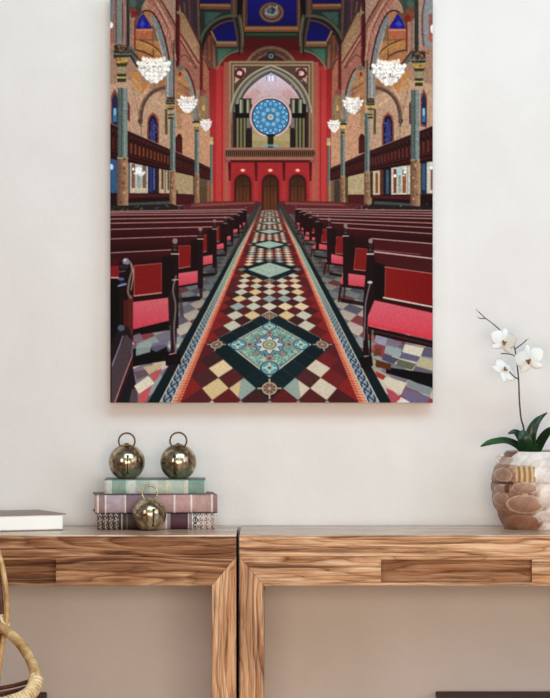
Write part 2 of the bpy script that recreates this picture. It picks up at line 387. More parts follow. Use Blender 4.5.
    for a in (229.5, 256, 283.8, 310.5):
        poly([(a-1.6, 162), (a+1.6, 162), (a+1, 181), (a-.6, 181)], (86, 14, 18)); rect(a-2, 181, a+2, 205, (188, 62, 60), .45)
    for cx_, y1 in ((242.8, 203), (270.3, 210), (297.6, 203)):
        w = 9.4; hw = 8.1
        poly([(cx_-w, y1)]+[(cx_+w*math.cos(t), 183-w*math.sin(t)*1.02) for t in np.linspace(math.pi, 0, 14)]+[(cx_+w, y1)], (132, 26, 30))
        poly([(cx_-hw, y1)]+[(cx_+hw*math.cos(t), 183-hw*math.sin(t)*1.05) for t in np.linspace(math.pi, 0, 14)]+[(cx_+hw, y1)], (54, 20, 18))
        hw = 6.8
        poly([(cx_-hw, y1)]+[(cx_+hw*math.cos(t), 183.4-hw*math.sin(t)*1.05) for t in np.linspace(math.pi, 0, 14)]+[(cx_+hw, y1)], vgrad(176, (64, 34, 20), 196, (104, 54, 30)))
        line([(cx_, 177), (cx_, y1)], .7, (44, 22, 14)); line([(cx_-3.2, 179), (cx_-3.2, y1)], .5, (60, 30, 18)); line([(cx_+3.2, 179), (cx_+3.2, y1)], .5, (60, 30, 18))
        line([(cx_-hw, 186), (cx_+hw, 186)], .6, (50, 24, 16))
        ell(cx_, 170.3, 2.6, 1.6, (236, 120, 96)); ell(cx_, 170.3, 1.5, 1, (255, 214, 196))
    # ---------------- ceiling ----------------
    rect(198, -3, 344, 40, (58, 34, 28))
    poly([(230, 36), (312, 36), (303, 50), (290, 50), (280, 46.5), (271, 45.5), (262, 46.5), (252, 50), (240, 50)], (92, 10, 14))
    rect(244, 32.6, 299, 38, (34, 44, 32)); rect(246, 33.6, 297, 35.4, (52, 84, 58))
    rect(243, -3, 300, 27, (134, 84, 52)); rect(245, -3, 298, 26.2, (96, 52, 44)); rect(247.6, -3, 296.4, 25.8, vgrad(0, (16, 8, 128), 26, (10, 4, 92)))
    rect(244, 26.2, 299, 31.5, (150, 88, 48)); rect(245, 27.4, 298, 29, (186, 126, 80)); rect(246, 31.5, 297, 33, (60, 34, 28))
    ell(271.6, 12.5, 12.6, 10.4, (110, 66, 48)); ell(271.6, 12.4, 11.2, 9.2, (150, 106, 78)); ell(271.6, 12.2, 9.6, 7.9, (72, 40, 50)); ell(271.6, 11.8, 8.4, 6.8, (132, 96, 84)); ell(271.6, 11, 6.4, 5.2, (150, 150, 150)); ell(271.6, 10.6, 4.4, 3.4, (50, 60, 60))
    dots(266, 6, 277, 14, 30, [(210, 210, 200), (70, 90, 80), (40, 40, 40), (230, 220, 200)], (.4, 1.0))
    for m in (0, 1):
        fx = (lambda a: a) if m == 0 else (lambda a: 543-a)
        def P(pts, c, al=1.0): poly([(fx(a), b) for a, b in pts], c, al)
        def Ln(pts, w, c, al=1.0): line([(fx(a), b) for a, b in pts], w, c, al)
        P([(200, -3), (231, -3), (231, 3.2), (200, 3.2)], (14, 6, 96)); P([(200, 3.6), (230.5, 3.6), (230.5, 9.4), (200, 8.8)], (132, 76, 44)); Ln([(200, 5), (230, 5.6)], 1.4, (180, 128, 88))
        P([(200, 9.4), (238, 10), (238, 18), (200, 40)], (40, 48, 42)); P([(205, 12), (222, 12.5), (205, 26)], (62, 92, 84))
        P([(231, -3), (237, -3), (237, 20), (231, 18)], (96, 62, 50)); Ln([(234, -3), (234, 18)], 1, (130, 90, 70)); P([(237.5, -3), (243.6, -3), (240.5, 16), (237.5, 18)], (8, 6, 8))
        P([(201, 66), (204, 40), (213, 26), (224, 19), (236, 17), (238, 46), (217, 46), (214, 66)], (62, 28, 24))
        P([(201, 60), (206, 40), (212, 34), (216, 48), (216, 68), (208, 68)], (104, 60, 48)); Ln([(209, 36), (209.5, 60)], 1.6, (156, 76, 40)); Ln([(205, 44), (205, 60)], 1, (150, 100, 90), .6)
        P([(213, 29), (218, 25.3), (225, 22.3), (234, 21.2), (237.8, 40.8), (216, 40.8)], vgrad(22, (12, 6, 84), 36, (10, 2, 112)))
        Ln(curve([(200.5, 42), (203, 34), (209, 25.5), (218, 19), (228, 16), (236, 15.6)]), 2.6, (92, 92, 72)); Ln(curve([(202.5, 44), (205, 36), (211, 28), (219, 22), (228, 19), (236, 18.4)]), 1.8, (34, 16, 14)); Ln(curve([(213, 29), (218, 25), (226, 21.5), (234, 20.5)]), 1.4, (110, 70, 60))
        Ln([(211.5, 31.5), (216.4, 42)], 1.8, (170, 124, 84)); P([(215.5, 41), (238.8, 41), (239, 46.6), (216, 46.6)], (140, 100, 66)); Ln([(217, 42.6), (238, 43)], 1.5, (184, 144, 100)); Ln([(213.5, 46), (214.5, 68)], 2.2, (130, 92, 70))
        P([(216, 47.6), (241, 47.6), (241, 49.5), (230, 53), (221, 61), (217, 68)], (44, 78, 62)); P([(218, 49), (232, 49), (222, 58), (218, 64)], (70, 108, 88))
        Ln(curve([(217, 69), (221, 61.5), (229, 54), (240.5, 50)]), 1.6, (120, 114, 88))
        Ln([(233.5, 18), (236, 30), (238.6, 46)], 2.4, (84, 64, 60)); Ln([(239.4, 16), (242, 34), (241.6, 52)], 3, (92, 84, 64)); Ln([(237.4, 20), (239.8, 36), (239.6, 54)], 1.3, (30, 22, 20)); Ln([(240.5, 18), (243.2, 34), (243, 46)], .9, (140, 130, 104))
    # ---------------- side walls of the nave ----------------
    for m in (0, 1):
        fx = (lambda a: a) if m == 0 else (lambda a: 541.0-a)
        def P(pts, c, al=1.0): poly([(fx(a), b) for a, b in pts], c, al)
        def Ln(pts, w, c, al=1.0): line([(fx(a), b) for a, b in pts], w, c, al)
        def E(cx_, cy_, rx, ry, c, al=1.0, inner=0): ell(fx(cx_), cy_, rx, ry, c, al, inner)
        P([(106, -3), (198, -3), (200, 50), (206, 60), (209, 75), (210, 207), (106, 215)], (164, 124, 100))
        P([(130, 80), (176, 100), (210, 130), (210, 172), (106, 124), (106, 85)], (190, 150, 122))
        P([(176, 105), (210, 130), (210, 170), (176, 150)], (198, 144, 112))
        # clerestory wall with slanting bands
        P([(146, -3), (178, -3), (178, 70), (170, 50), (160, 24), (148, 9)], (146, 100, 82))
        P([(160, -3), (176, -3), (176, 22)], (158, 122, 104))
        for d, c, w in ((0, (74, 26, 24), 1.3), (3, (150, 80, 70), 1.2), (6, (190, 136, 112), 1.3), (9.5, (120, 60, 56), 1.2), (13, (170, 90, 80), 1.8), (16.5, (186, 140, 110), 1.2)):
            Ln(curve([(159-d, -3), (167-d*.9, 10), (176-d*.55, 27+d*.6)]), w, c, .85)
            Ln(curve([(176-d*.55, 27+d*.6), (176-d*.35, 45+d)]), w, c, .6)
        P([(178, -3), (200, -3), (200, 46), (181, 12)], (58, 38, 40)); Ln([(189, -3), (190, 20)], 1.4, (90, 50, 70)); Ln([(194, 0), (195, 28)], 1.4, (40, 30, 50)); Ln([(198, -3), (199, 40)], 2.2, (104, 72, 58)); Ln([(184, 2), (185, 12)], 1.2, (110, 70, 60))
        P([(180, 12), (184, 13), (199.6, 44), (199.6, 66), (180, 36)], vgrad(12, (134, 106, 74), 50, (166, 122, 92)))
        P([(180, 36), (199.6, 66), (199.6, 90), (180, 90)], (160, 96, 82))
        Ln([(180, 33), (199, 63)], 1.3, (90, 36, 34)); Ln([(180, 37), (198, 67)], .9, (190, 130, 100)); Ln([(181, 41), (197, 68)], 1, (80, 34, 34)); Ln([(184.5, 13), (199.5, 43)], 1.6, (84, 40, 34))
        Ln([(177.6, -3), (177.6, 68)], 3.4, (78, 14, 18)); Ln([(176.2, -3), (176, 60)], 1.1, (50, 24, 24)); E(179, 12.5, 2.4, 1.6, (120, 116, 84)); Ln([(179.8, 16), (179.8, 62)], 1, (126, 40, 44))
        Ln([(201.6, 52), (201.6, 110)], 2.6, (110, 22, 22)); P([(203, 57), (209, 66), (209, 108), (203, 100)], (160, 96, 74)); Ln([(200.2, 40), (200.2, 110)], 1, (70, 30, 26)); Ln(curve([(203, 58), (206, 62), (209, 70)]), 1.2, (80, 40, 34))
        # first arch: bay seen through it
        P([(134, 14), (143, 11), (150, 11), (160, 25), (168, 55), (172, 92), (164, 92), (134, 60)], (168, 108, 66))
        P([(134.5, 14), (143, 12), (151, 29), (134.5, 29)], (96, 70, 60)); P([(136, 28.2), (139, 20), (143.5, 13.5), (152.5, 28.2)], (20, 16, 140)); P([(139, 25), (142, 20), (146, 24), (142, 27)], (70, 90, 210), .6)
        P([(135.5, 29), (152.5, 29), (153, 39), (135.5, 39)], (176, 94, 62)); Ln([(135, 30), (152, 30)], 1.1, (210, 130, 110)); Ln([(135, 39.5), (154, 40)], .9, (110, 64, 40)); P([(135.5, 40), (160, 42), (163, 56), (136, 50)], (178, 120, 66))
        P([(152.5, 18), (158, 26), (161, 42), (153, 40)], (120, 96, 66)); Ln([(153, 22), (153, 60)], .8, (120, 60, 40))
        Ln(curve([(140, 40), (150, 44), (158, 50), (163, 58)]), 2, (110, 64, 46)); Ln(curve([(140, 41.6), (150, 45.6), (158, 51.6), (162, 58)]), 1, (196, 150, 70)); Ln(curve([(136, 50), (144, 52), (152, 56)]), 1.8, (84, 52, 44))
        dots(136, 42, 162, 60, 0, [(200, 150, 100)], al=.5)
        Ln(curve([(169, 100), (168, 78), (164.5, 52), (158.5, 30), (153, 19)]), 5.4, (124, 122, 124)); Ln(curve([(166.5, 100), (165.5, 78), (162, 52), (156.5, 32)]), 1.2, (166, 162, 160)); Ln(curve([(172.4, 100), (171.4, 76), (167.6, 50), (161.5, 28), (154, 14), (147, 10.5), (142, 12)]), 1.6, (58, 28, 32))
        Ln(curve([(175, 72), (172.5, 58), (168.5, 40), (163, 24), (156, 11), (149, 6)]), 2, (168, 104, 92), .8); Ln(curve([(176, 60), (172, 36), (164, 16), (157, 4)]), 1.2, (196, 150, 122), .8)
        for t in range(9): Ln([(150+t*2.6, 6+t*4.6), (153+t*2.3, 2+t*4.4)], .9, (214, 160, 140), .5)
        # second arch
        P([(176, 72), (180, 67), (186, 67), (192, 80), (196, 98), (197, 116), (176, 112)], (172, 118, 78))
        Ln(curve([(197, 120), (196.6, 104), (193.5, 86), (188, 72), (182, 66.5), (178, 68)]), 1.5, (66, 36, 34)); Ln(curve([(194.6, 120), (193.8, 104), (191, 88), (186, 74)]), 3, (132, 134, 132)); E(180.5, 68, 4.5, 2.4, (110, 100, 92))
        for t in range(5): Ln([(178, 78+t*5), (190+t*.6, 86+t*5)], 1.1, [(196, 150, 80), (110, 60, 44), (150, 90, 90)][t % 3], .8)
        E(180, 74, 1.4, 2.2, (130, 40, 30)); E(191, 64, 1.6, 1.6, (196, 120, 80)); Ln(curve([(181, 57), (185, 55), (190, 60), (195, 68)]), 1.3, (100, 70, 56))
        # third arch
        P([(200, 96), (206, 96), (209, 108), (209, 124), (200, 122)], (150, 116, 80)); Ln(curve([(208.5, 126), (208.5, 108), (205, 96), (200, 95)]), 1.2, (120, 110, 100)); E(203, 92, 3, 2.6, (150, 60, 60)); E(203.6, 108, 1.4, 3, (210, 160, 100))
        # ribs on the aisle wall
        Ln([(139, 78), (139, 96)], 1, (196, 150, 70)); P([(130, 72), (140, 72), (139.5, 92), (133, 84)], (196, 130, 60), .8); P([(140, 82), (152, 84), (142, 94)], (190, 120, 56), .8); Ln([(132, 78), (140, 84)], 1.2, (200, 150, 130)); Ln([(150, 84), (142, 96)], 1, (210, 160, 110))
        Ln([(132, 84), (139, 116)], .9, (150, 96, 66), .6); E(145, 92, 1.6, 1.8, (214, 160, 130)); E(141, 98, 1.6, 1.8, (214, 160, 130)); Ln([(148, 96), (163, 106)], 1.2, (214, 176, 140), .8)
        Ln(curve([(140.5, 122), (141, 112), (144, 102), (150, 94), (158, 89), (168, 86.5)]), 4.2, (92, 66, 56)); Ln(curve([(139, 118), (140, 110), (143, 101), (149.5, 92.5), (158, 87.4), (168, 85)]), .9, (150, 108, 84)); E(140, 121, 2.2, 2, (74, 60, 44)); Ln([(141, 122), (141, 142)], 1.1, (140, 112, 92)); Ln([(140.6, 110), (140.6, 126)], 1.6, (90, 78, 66))
        P([(176, 112), (180, 112), (182, 128), (178, 130)], (150, 120, 84), .6)
        # windows above the gallery
        P([(147, 142), (147.2, 122), (149, 116), (152.8, 112), (157, 116), (159, 124), (159, 152), (147, 148)], (126, 62, 54)); P([(148.6, 146), (148.8, 122), (150.5, 117), (153, 115), (156, 118), (157.6, 126), (157.6, 150)], (26, 18, 44)); P([(150, 142), (150.2, 122), (153, 118), (155.6, 124), (155.6, 146)], (50, 50, 108)); (lambda x0, y0, x1, y1, n, c: dots(min(fx(x0), fx(x1)), y0, max(fx(x0), fx(x1)), y1, n, c))(149.5, 120, 156.5, 144, 26, [(90, 110, 190)])
        for t in range(7): a_ = math.pi*(1.05+t*.15); E(153+5.6*math.cos(a_), 120.5+6.6*math.sin(a_), .8, .8, (176, 96, 76))
        P([(175.5, 152), (175.5, 138), (178, 134), (180.6, 134), (182.3, 138), (182.3, 154)], (62, 22, 20)); P([(177, 150), (177.2, 139), (180.6, 139), (181, 152)], (84, 22, 24))
        Ln([(166, 110), (166.4, 134)], 2.4, (84, 72, 50)); Ln([(166.4, 134), (166.8, 146)], 1, (180, 150, 130))
    P = poly
    # far left / right windows
    for (xa, xb) in ((111, 118.5), (420.5, 427)):
        P([(xa, 126), (xa, 96), ((xa+xb)/2, 88), (xb, 96), (xb, 128)], (126, 74, 70)); P([(xa+1, 124), (xa+1, 99), ((xa+xb)/2, 93), (xb-.6, 99), (xb-.6, 126)], (40, 38, 66)); P([(xa+1.6, 122), (xa+2, 108), (xb-1.4, 108), (xb-1.4, 122)], (56, 108, 156)); ell((xa+xb)/2, 112, 1.2, 4, (130, 190, 220))
    P([(127.5, 100), (130, 106), (130, 122), (127.5, 120)], (106, 50, 50)); P([(409, 104), (411.5, 100), (411.5, 124), (409, 124)], (100, 50, 48))
    # ---------------- wall under the side galleries ----------------
    P([(110, 155), (212, 176), (212, 206), (110, 212)], (150, 118, 92)); P([(433, 158), (328, 178), (328, 206), (433, 212)], (150, 118, 92))
    P([(110, 156), (118, 160), (118, 194), (110, 194)], (56, 84, 130)); ell(111.5, 167, 2, 3, (200, 220, 250)); rect(112, 172, 115, 190, (40, 96, 130))
    rect(128.5, 160, 149, 194, (188, 186, 178)); rect(131.5, 164, 135, 188, (132, 84, 66)); rect(142.5, 164, 146.3, 188, (128, 92, 74)); rect(137, 174, 140.5, 192, (150, 160, 166)); rect(130, 188, 147.5, 193, (200, 184, 156)); rect(128.5, 160, 130, 194, (90, 84, 96))
    rect(148, 166, 160, 194, (30, 26, 58)); rect(149.6, 167, 152.4, 192, (46, 54, 120)); rect(153.5, 168, 154.8, 190, (90, 110, 170)); rect(156.5, 168, 159.5, 193, (56, 24, 30))
    rect(159, 168, 169.5, 193, (196, 170, 136)); rect(161.2, 169, 163.6, 189, (112, 66, 40)); rect(164.5, 170, 166, 193, (120, 120, 110)); rect(167.4, 171, 169, 190, (80, 60, 50))
    ell(138.8, 170.5, 3.4, 3.6, (240, 242, 245)); ell(133.2, 169, 1.2, 1.6, (245, 240, 250)); ell(144, 172.5, 1.6, 1.4, (240, 240, 240)); ell(136, 173.5, 2.4, 1.2, (235, 240, 240)); ell(141, 174.5, 3, 1.4, (225, 230, 230))
    rect(175, 171, 193.5, 195, (174, 148, 112)); rect(193, 176, 195, 200, (104, 84, 50)); rect(199, 178, 207.5, 204, (92, 68, 48)); ell(203, 183, 3.8, 4, (92, 76, 58)); rect(207, 178, 210, 204, (150, 90, 70)); rect(176, 190, 178, 196, (120, 90, 70))
    # right
    rect(420.5, 160, 426.5, 194, (26, 40, 62)); rect(422, 164, 425.5, 190, (56, 86, 118)); rect(427, 162, 433, 193, (200, 198, 192)); rect(430.4, 168, 433, 190, (140, 86, 60)); ell(431.5, 168, 1.4, 1.8, (245, 248, 255)); rect(419.2, 160, 421, 194, (190, 130, 80), .6)
    rect(391.5, 166, 410, 197, (206, 196, 178)); rect(393.5, 169, 396.4, 193, (124, 66, 46)); rect(402.5, 170, 406, 193, (150, 84, 52)); rect(398.2, 175, 401, 193, (140, 156, 150)); rect(407, 166, 408.6, 196, (160, 160, 158)); rect(396.8, 168, 402.4, 175, (170, 200, 204)); ell(395, 175.8, 1.3, 1.6, (255, 255, 255)); ell(405, 172, 1.4, 1.7, (255, 255, 255)); ell(400, 178, 1.2, 1.4, (90, 150, 170)); ell(404, 175.5, 1, 1, (230, 240, 240))
    rect(383, 168, 391, 198, (26, 24, 36)); rect(386, 170, 389, 194, (66, 84, 110)); rect(372.5, 171, 380, 196, (200, 176, 146)); rect(375.5, 173, 378, 193, (134, 74, 44)); rect(380, 168, 383.5, 198, (90, 46, 34)); rect(370, 172, 373, 198, (60, 50, 40))
    rect(347.5, 172, 365, 196, (182, 160, 122)); rect(344.5, 176, 348, 204, (84, 66, 40)); rect(331, 178, 341, 206, (120, 88, 64)); rect(334, 182, 340, 206, (70, 54, 46)); ell(337, 183, 3, 3.4, (70, 54, 46))
    # dark wainscot
    P([(110, 193), (170, 193.5), (170, 206), (110, 208)], (40, 12, 14)); P([(128, 194), (170, 194), (170, 197), (128, 198)], (84, 24, 24)); P([(176, 193.5), (194, 194.5), (194, 205), (176, 205)], (72, 20, 24)); P([(433, 194), (372, 195), (372, 207), (433, 210)], (34, 12, 14)); P([(412, 196), (372, 195.5), (372, 198), (412, 200)], (84, 24, 24)); P([(364, 194.5), (348, 194.5), (348, 206), (364, 206)], (78, 22, 24))
    P([(128, 203), (170, 201), (170, 205), (128, 208)], (92, 118, 112), .6); P([(420, 204), (374, 201), (374, 204.5), (420, 208)], (92, 118, 112), .6)
    # ---------------- side galleries ----------------
    gl = [[(106, 121.5, 157), (129, 131, 162), (170, 149, 170.4), (195, 160, 176), (211, 168, 180)], [(329, 168.5, 180.4), (342, 163, 177.6), (366, 152, 171.8), (411, 134.2, 164), (434, 125, 160.6)]]
    for g in gl:
        def yt(x, a): return float(np.interp(x, [p[0] for p in g], [p[a] for p in g]))
        P([(p[0], p[1]) for p in g]+[(p[0], p[2]) for p in g[::-1]], (40, 12, 14))
        x_ = g[0][0]+1
        while x_ < g[-1][0]:
            h_ = yt(x_, 2)-yt(x_, 1); wd = h_/9.0
            a, b = yt(x_, 1)+h_*.34, yt(x_, 1)+h_*.72
            c = (128, 62, 34) if (g is gl[0] and 130 < x_ < 168) else ((104, 44, 38) if x_ > 370 else (84, 30, 26))
            P([(x_, a+wd*.6), (x_+wd*.3, a), (x_+wd*.6, a+wd*.6), (x_+wd*.62, b), (x_, b)], c); line([(x_+wd*.95, a-h_*.1), (x_+wd*.95, b+h_*.04)], wd*.22, (74, 28, 24)); ell(x_+wd*.3, yt(x_, 1)+h_*.2, wd*.3, wd*.34, (82, 34, 28))
            x_ += wd*1.25
        for fa, c, w in ((.0, (176, 140, 120), .8), (.06, (60, 18, 18), 1), (.13, (92, 40, 34), .7), (.78, (100, 34, 30), .8), (.9, (86, 20, 22), 1.2), (1.0, (20, 8, 8), 1)):
            line([(p[0], p[1]+(p[2]-p[1])*fa) for p in g], w, c, .85)
    # ---------------- pillars ----------------
    def pillar(cx_, w, ytop, ygal, yb, first=False):
        st = (150, 112, 84); gr = (104, 122, 114)
        P([(cx_-w/2, ytop), (cx_+w/2, ytop), (cx_+w/2, ygal), (cx_-w/2, ygal)], hgrad(cx_-w/2, (78, 92, 88), cx_+w/2, (128, 140, 138))); line([(cx_-w*.1, ytop), (cx_-w*.1, ygal)], w*.14, (56, 74, 66), .8); line([(cx_+w*.22, ytop), (cx_+w*.22, ygal)], w*.1, (160, 166, 164), .7)
        P([(cx_-w*.54, ygal), (cx_+w*.54, ygal), (cx_+w*.6, yb), (cx_-w*.6, yb)], hgrad(cx_-w/2, (110, 76, 56), cx_+w/2, (178, 134, 100))); line([(cx_-w*.55, ygal), (cx_+w*.55, ygal)], w*.12, (176, 156, 132))
        for t in range(int((yb-ygal)/(w*.5))): ell(cx_+rnd.uniform(-.3, .3)*w, ygal+t*w*.5+1, w*.14, w*.16, rnd.choice([(96, 62, 50), (196, 156, 126), (124, 92, 76)]), .8)
    def capital(cx_, y0, k):
        P([(cx_-1.5*k, y0+k*1.7), (cx_+1.5*k, y0+1.7*k), (cx_+.9*k, y0+3.2*k), (cx_-.9*k, y0+3.2*k)], (190, 146, 74)); dots(cx_-1.2*k, y0+1.8*k, cx_+1.2*k, y0+3.1*k, 16, [(236, 200, 110), (110, 70, 34), (60, 60, 40)], (k*.12, k*.25))
        P([(cx_-2*k, y0+k*.9), (cx_+1.9*k, y0+.9*k), (cx_+1.5*k, y0+1.8*k), (cx_-1.6*k, y0+1.8*k)], (30, 46, 44)); line([(cx_-2*k, y0+1.1*k), (cx_+1.8*k, y0+1.1*k)], k*.3, (120, 132, 124)); 
        P([(cx_-1.6*k, y0-.9*k), (cx_+1.5*k, y0-.9*k), (cx_+1.5*k, y0+.9*k), (cx_-1.6*k, y0+.9*k)], (58, 42, 32)); dots(cx_-1.4*k, y0-.8*k, cx_+1.4*k, y0+.8*k, 22, [(176, 140, 96), (30, 24, 20), (120, 50, 40), (96, 110, 96)], (k*.14, k*.3))
        P([(cx_-1.3*k, y0+3.1*k), (cx_+1.5*k, y0+3.1*k), (cx_+.8*k, y0+3.9*k), (cx_-.8*k, y0+3.9*k)], (60, 56, 34)); P([(cx_-.6*k, y0+3.8*k), (cx_+.7*k, y0+3.8*k), (cx_+.6*k, y0+5.6*k), (cx_-.5*k, y0+5.6*k)], (150, 142, 110)); P([(cx_-1*k, y0+5.4*k), (cx_+1*k, y0+5.4*k), (cx_+.9*k, y0+7.2*k), (cx_-.9*k, y0+7.2*k)], (52, 52, 34)); line([(cx_-.9*k, y0+6.2*k), (cx_+.9*k, y0+6.2*k)], k*.4, (196, 172, 96))
    pillar(211.3, 2.6, 140, 184, 204); pillar(328.8, 2.6, 140, 184, 204)
    pillar(196.8, 4.4, 124, 174, 206); pillar(342.8, 4.4, 126, 176, 206)
    pillar(172.6, 5.4, 113, 171, 208); pillar(367.2, 5.2, 113, 172, 208)
    pillar(122.6, 9.6, 88, 158, 212); pillar(415.3, 8.4, 90, 160, 214)
    for cx_, y0 in ((211.3, 137), (328.8, 138)): rect(cx_-1.8, y0, cx_+1.8, y0+4, (170, 160, 140)); rect(cx_-2, y0+4, cx_+2, y0+7.5, (214, 180, 110))
    for cx_, y0 in ((196.8, 118), (342.8, 120)): rect(cx_-4, y0+3, cx_+4, y0+5, (40, 52, 46)); rect(cx_-2.6, y0-1, cx_+2.8, y0+3, (104, 96, 84)); rect(cx_-2.4, y0+5, cx_+2.4, y0+8.6, (210, 176, 96)); rect(cx_-1.6, y0+8.6, cx_+1.6, y0+14, (140, 120, 80)); rect(cx_-2, y0+12, cx_+2, y0+13.4, (60, 50, 30))
    # upper shafts and masses of the first bay
    rect(165.6, 60, 174.6, 97, (128, 126, 128)); rect(173.2, 40, 174.6, 97, (60, 56, 56)); rect(167, 60, 168.4, 97, (168, 164, 162)); capital(170.6, 99.5, 2.7)
    rect(367.2, 70, 375.6, 98, (134, 132, 132)); rect(366.6, 60, 368, 98, (70, 64, 64)); rect(371, 70, 373, 98, (160, 158, 156)); capital(370.6, 100.5, 2.5)
    rect(192.4, 95, 197.6, 119, (128, 128, 122), .8); rect(342.4, 95, 347, 120, (128, 128, 122), .8)
    P([(110, -3), (128, -3), (127, 30), (128, 44), (110, 44)], (140, 104, 98)); rect(117.4, -3, 121.6, 43, (116, 130, 124)); rect(110, -3, 113, 20, (110, 122, 124)); rect(122, -3, 123, 43, (92, 60, 58)); rect(115.6, -3, 116.6, 43, (92, 64, 62)); line(curve([(122, -3), (125, 10), (125, 28), (123, 43)]), 1, (180, 120, 112)); ell(110.5, 25, 2.6, 3.4, (235, 230, 225)); rect(110, 30, 112.5, 44, (168, 92, 74))
    rect(126.4, -3, 129.4, 50, (46, 44, 42)); rect(129.4, 16, 131, 50, (132, 120, 104)); rect(131, 14, 135, 49, (168, 108, 88)); rect(134.2, 20, 135.6, 50, (96, 44, 36)); P([(128, -3), (147, -3), (142, 6), (140, 14), (128, 12)], (56, 66, 62)); ell(133, 3, 3.6, 4, (70, 92, 84)); P([(129, 6), (137, 9), (138, 16), (131, 18)], (120, 56, 44)); ell(134.5, 13.6, 2.8, 3, (128, 32, 28)); P([(136, 5), (142, 8), (140, 15), (137, 16)], (60, 56, 48))
    P([(128, 46), (131, 46), (138, 56), (137, 62), (128, 56)], (96, 92, 82)); line([(130, 50), (140, 60)], 1.4, (46, 46, 42)); line([(127, 50), (137, 66)], 2.2, (50, 48, 44))
    capital(121.6, 49, 4.6); rect(110, 84, 117, 90, (190, 150, 130), .6)
    P([(433, -3), (421, -3), (418.5, 20), (418.5, 44), (433, 48)], (150, 116, 110)); P([(433, -3), (425, -3), (424, 30), (426, 47), (433, 47)], (136, 136, 140)); line(curve([(425.5, -3), (422.6, 14), (422.6, 34), (424, 47)]), 1, (80, 56, 58)); line(curve([(422.6, -3), (420, 14), (420, 34), (421, 46)]), 1, (176, 150, 140)); rect(429, 14, 433, 40, (150, 84, 70)); ell(432.4, 29, 2, 4.4, (240, 236, 232)); rect(430, 36, 433, 42, (190, 84, 50))
    rect(414.4, -3, 418.6, 52, (48, 46, 44)); rect(411, 16, 413.2, 50, (120, 112, 98)); rect(407.4, 16, 411, 52, (176, 112, 90)); rect(406, 20, 407.4, 52, (96, 44, 36)); P([(415, -3), (397, -3), (402, 6), (404, 14), (415, 12)], (60, 66, 60)); ell(410.5, 4, 3.6, 4.4, (64, 92, 78)); P([(413, 6), (406, 9), (404, 16), (411, 22), (415, 18)], (126, 66, 44)); ell(407.5, 18.5, 3, 3.6, (130, 28, 24))
    P([(414, 50), (411, 50), (404, 60), (405, 66), (414, 58)], (96, 92, 82)); line([(411, 52), (402, 64)], 1.4, (46, 46, 42)); capital(419, 55, 4.3)
    dots(112, 45, 128, 58, 40, [(40, 34, 28), (150, 120, 90), (110, 60, 44)], (.5, 1)); dots(411, 50, 429, 62, 36, [(40, 34, 28), (60, 84, 60), (150, 40, 34), (190, 170, 150)], (.5, 1))
    # generic fine ornament over the painted plaster
    for (xa, ya, xb, yb, n) in ((112, 66, 178, 130, 170), (140, 0, 176, 60, 150), (176, 36, 209, 130, 150), (362, 66, 431, 130, 170), (366, 0, 402, 60, 150), (332, 36, 366, 130, 150)):
        dots(xa, ya, xb, yb, n, [(206, 150, 110), (116, 70, 56), (150, 96, 70), (220, 176, 136), (90, 56, 50)], (.3, .9), .42)
    # ---------------- chandeliers ----------------
    def chand(cx_, cy_, w, h):
        line([(cx_, cy_-h*1.6), (cx_, cy_-h*.3)], .5, (70, 40, 34), .8)
        P([(cx_-w, cy_-h*.5), (cx_-w*.5, cy_-h*.85), (cx_+w*.5, cy_-h*.85), (cx_+w, cy_-h*.4), (cx_+w*.75, cy_+h*.35), (cx_+w*.3, cy_+h*.9), (cx_, cy_+h), (cx_-w*.35, cy_+h*.85), (cx_-w*.8, cy_+h*.25)], (228, 218, 214), .95)
        for row, (fy, fw, n) in enumerate(((-.75, .62, 7), (-.42, .95, 9), (-.05, .86, 8), (.3, .66, 6), (.62, .42, 4), (.88, .15, 2))):
            for i in range(n):
                t = (i/(n-1)-.5)*2; a = cx_+t*w*fw+rnd.uniform(-.4, .4)*w/16; b = cy_+fy*h-(abs(t)**2)*h*.12*(row < 2)
                ell(a, b, w*.115, w*.125, rnd.choice([(255, 250, 244), (250, 244, 240), (255, 252, 250), (226, 214, 206)]))
                if row == 0: ell(a, b-w*.06, w*.08, w*.1, (255, 220, 190), .8)
        dots(cx_-w*.8, cy_-h*.6, cx_+w*.8, cy_+h*.5, 26, [(120, 84, 74), (90, 70, 66), (160, 140, 130)], (w*.03, w*.06), .8)
    chand(153.8, 70, 16.5, 13); chand(187.4, 104.5, 9.8, 8.6); chand(206, 125, 5.8, 6.4); chand(388.5, 72.5, 16.5, 13); chand(352.8, 105.5, 9.8, 8.6); chand(334, 126, 6.4, 6.4)
    # ---------------- pews ----------------
    P([(110, 207), (150, 205), (180, 206), (196, 203), (215, 201.5), (258, 201), (262, 203), (250, 214), (180, 216), (110, 220)], (96, 36, 38)); P([(433, 208), (390, 206), (372, 205), (346, 202.5), (330, 201.5), (281, 201), (278, 203), (288, 214), (370, 216), (433, 220)], (96, 36, 38))
    P([(196, 203.5), (256, 201.8), (254, 204), (190, 207)], (134, 70, 66)); P([(284, 202), (340, 203.6), (348, 206), (286, 204.5)], (134, 70, 66))
    P([(110, 206), (172, 204), (186, 209), (110, 213)], (34, 30, 32)); P([(433, 207), (372, 204), (354, 209), (433, 213)], (34, 28, 30))
    dots(112, 204, 200, 212, 46, [(120, 96, 84), (150, 110, 84), (50, 60, 60), (70, 30, 30)], (.5, 1.2)); dots(346, 204, 431, 212, 46, [(120, 96, 84), (150, 130, 124), (50, 60, 60), (70, 30, 30)], (.5, 1.2))
    P([(256, 203), (263, 203), (262, 209), (246, 235), (232, 258), (226, 262)], (66, 52, 50), .7); P([(283, 203), (276, 203), (277, 209), (293, 235), (307, 258), (313, 262)], (66, 52, 50), .7)
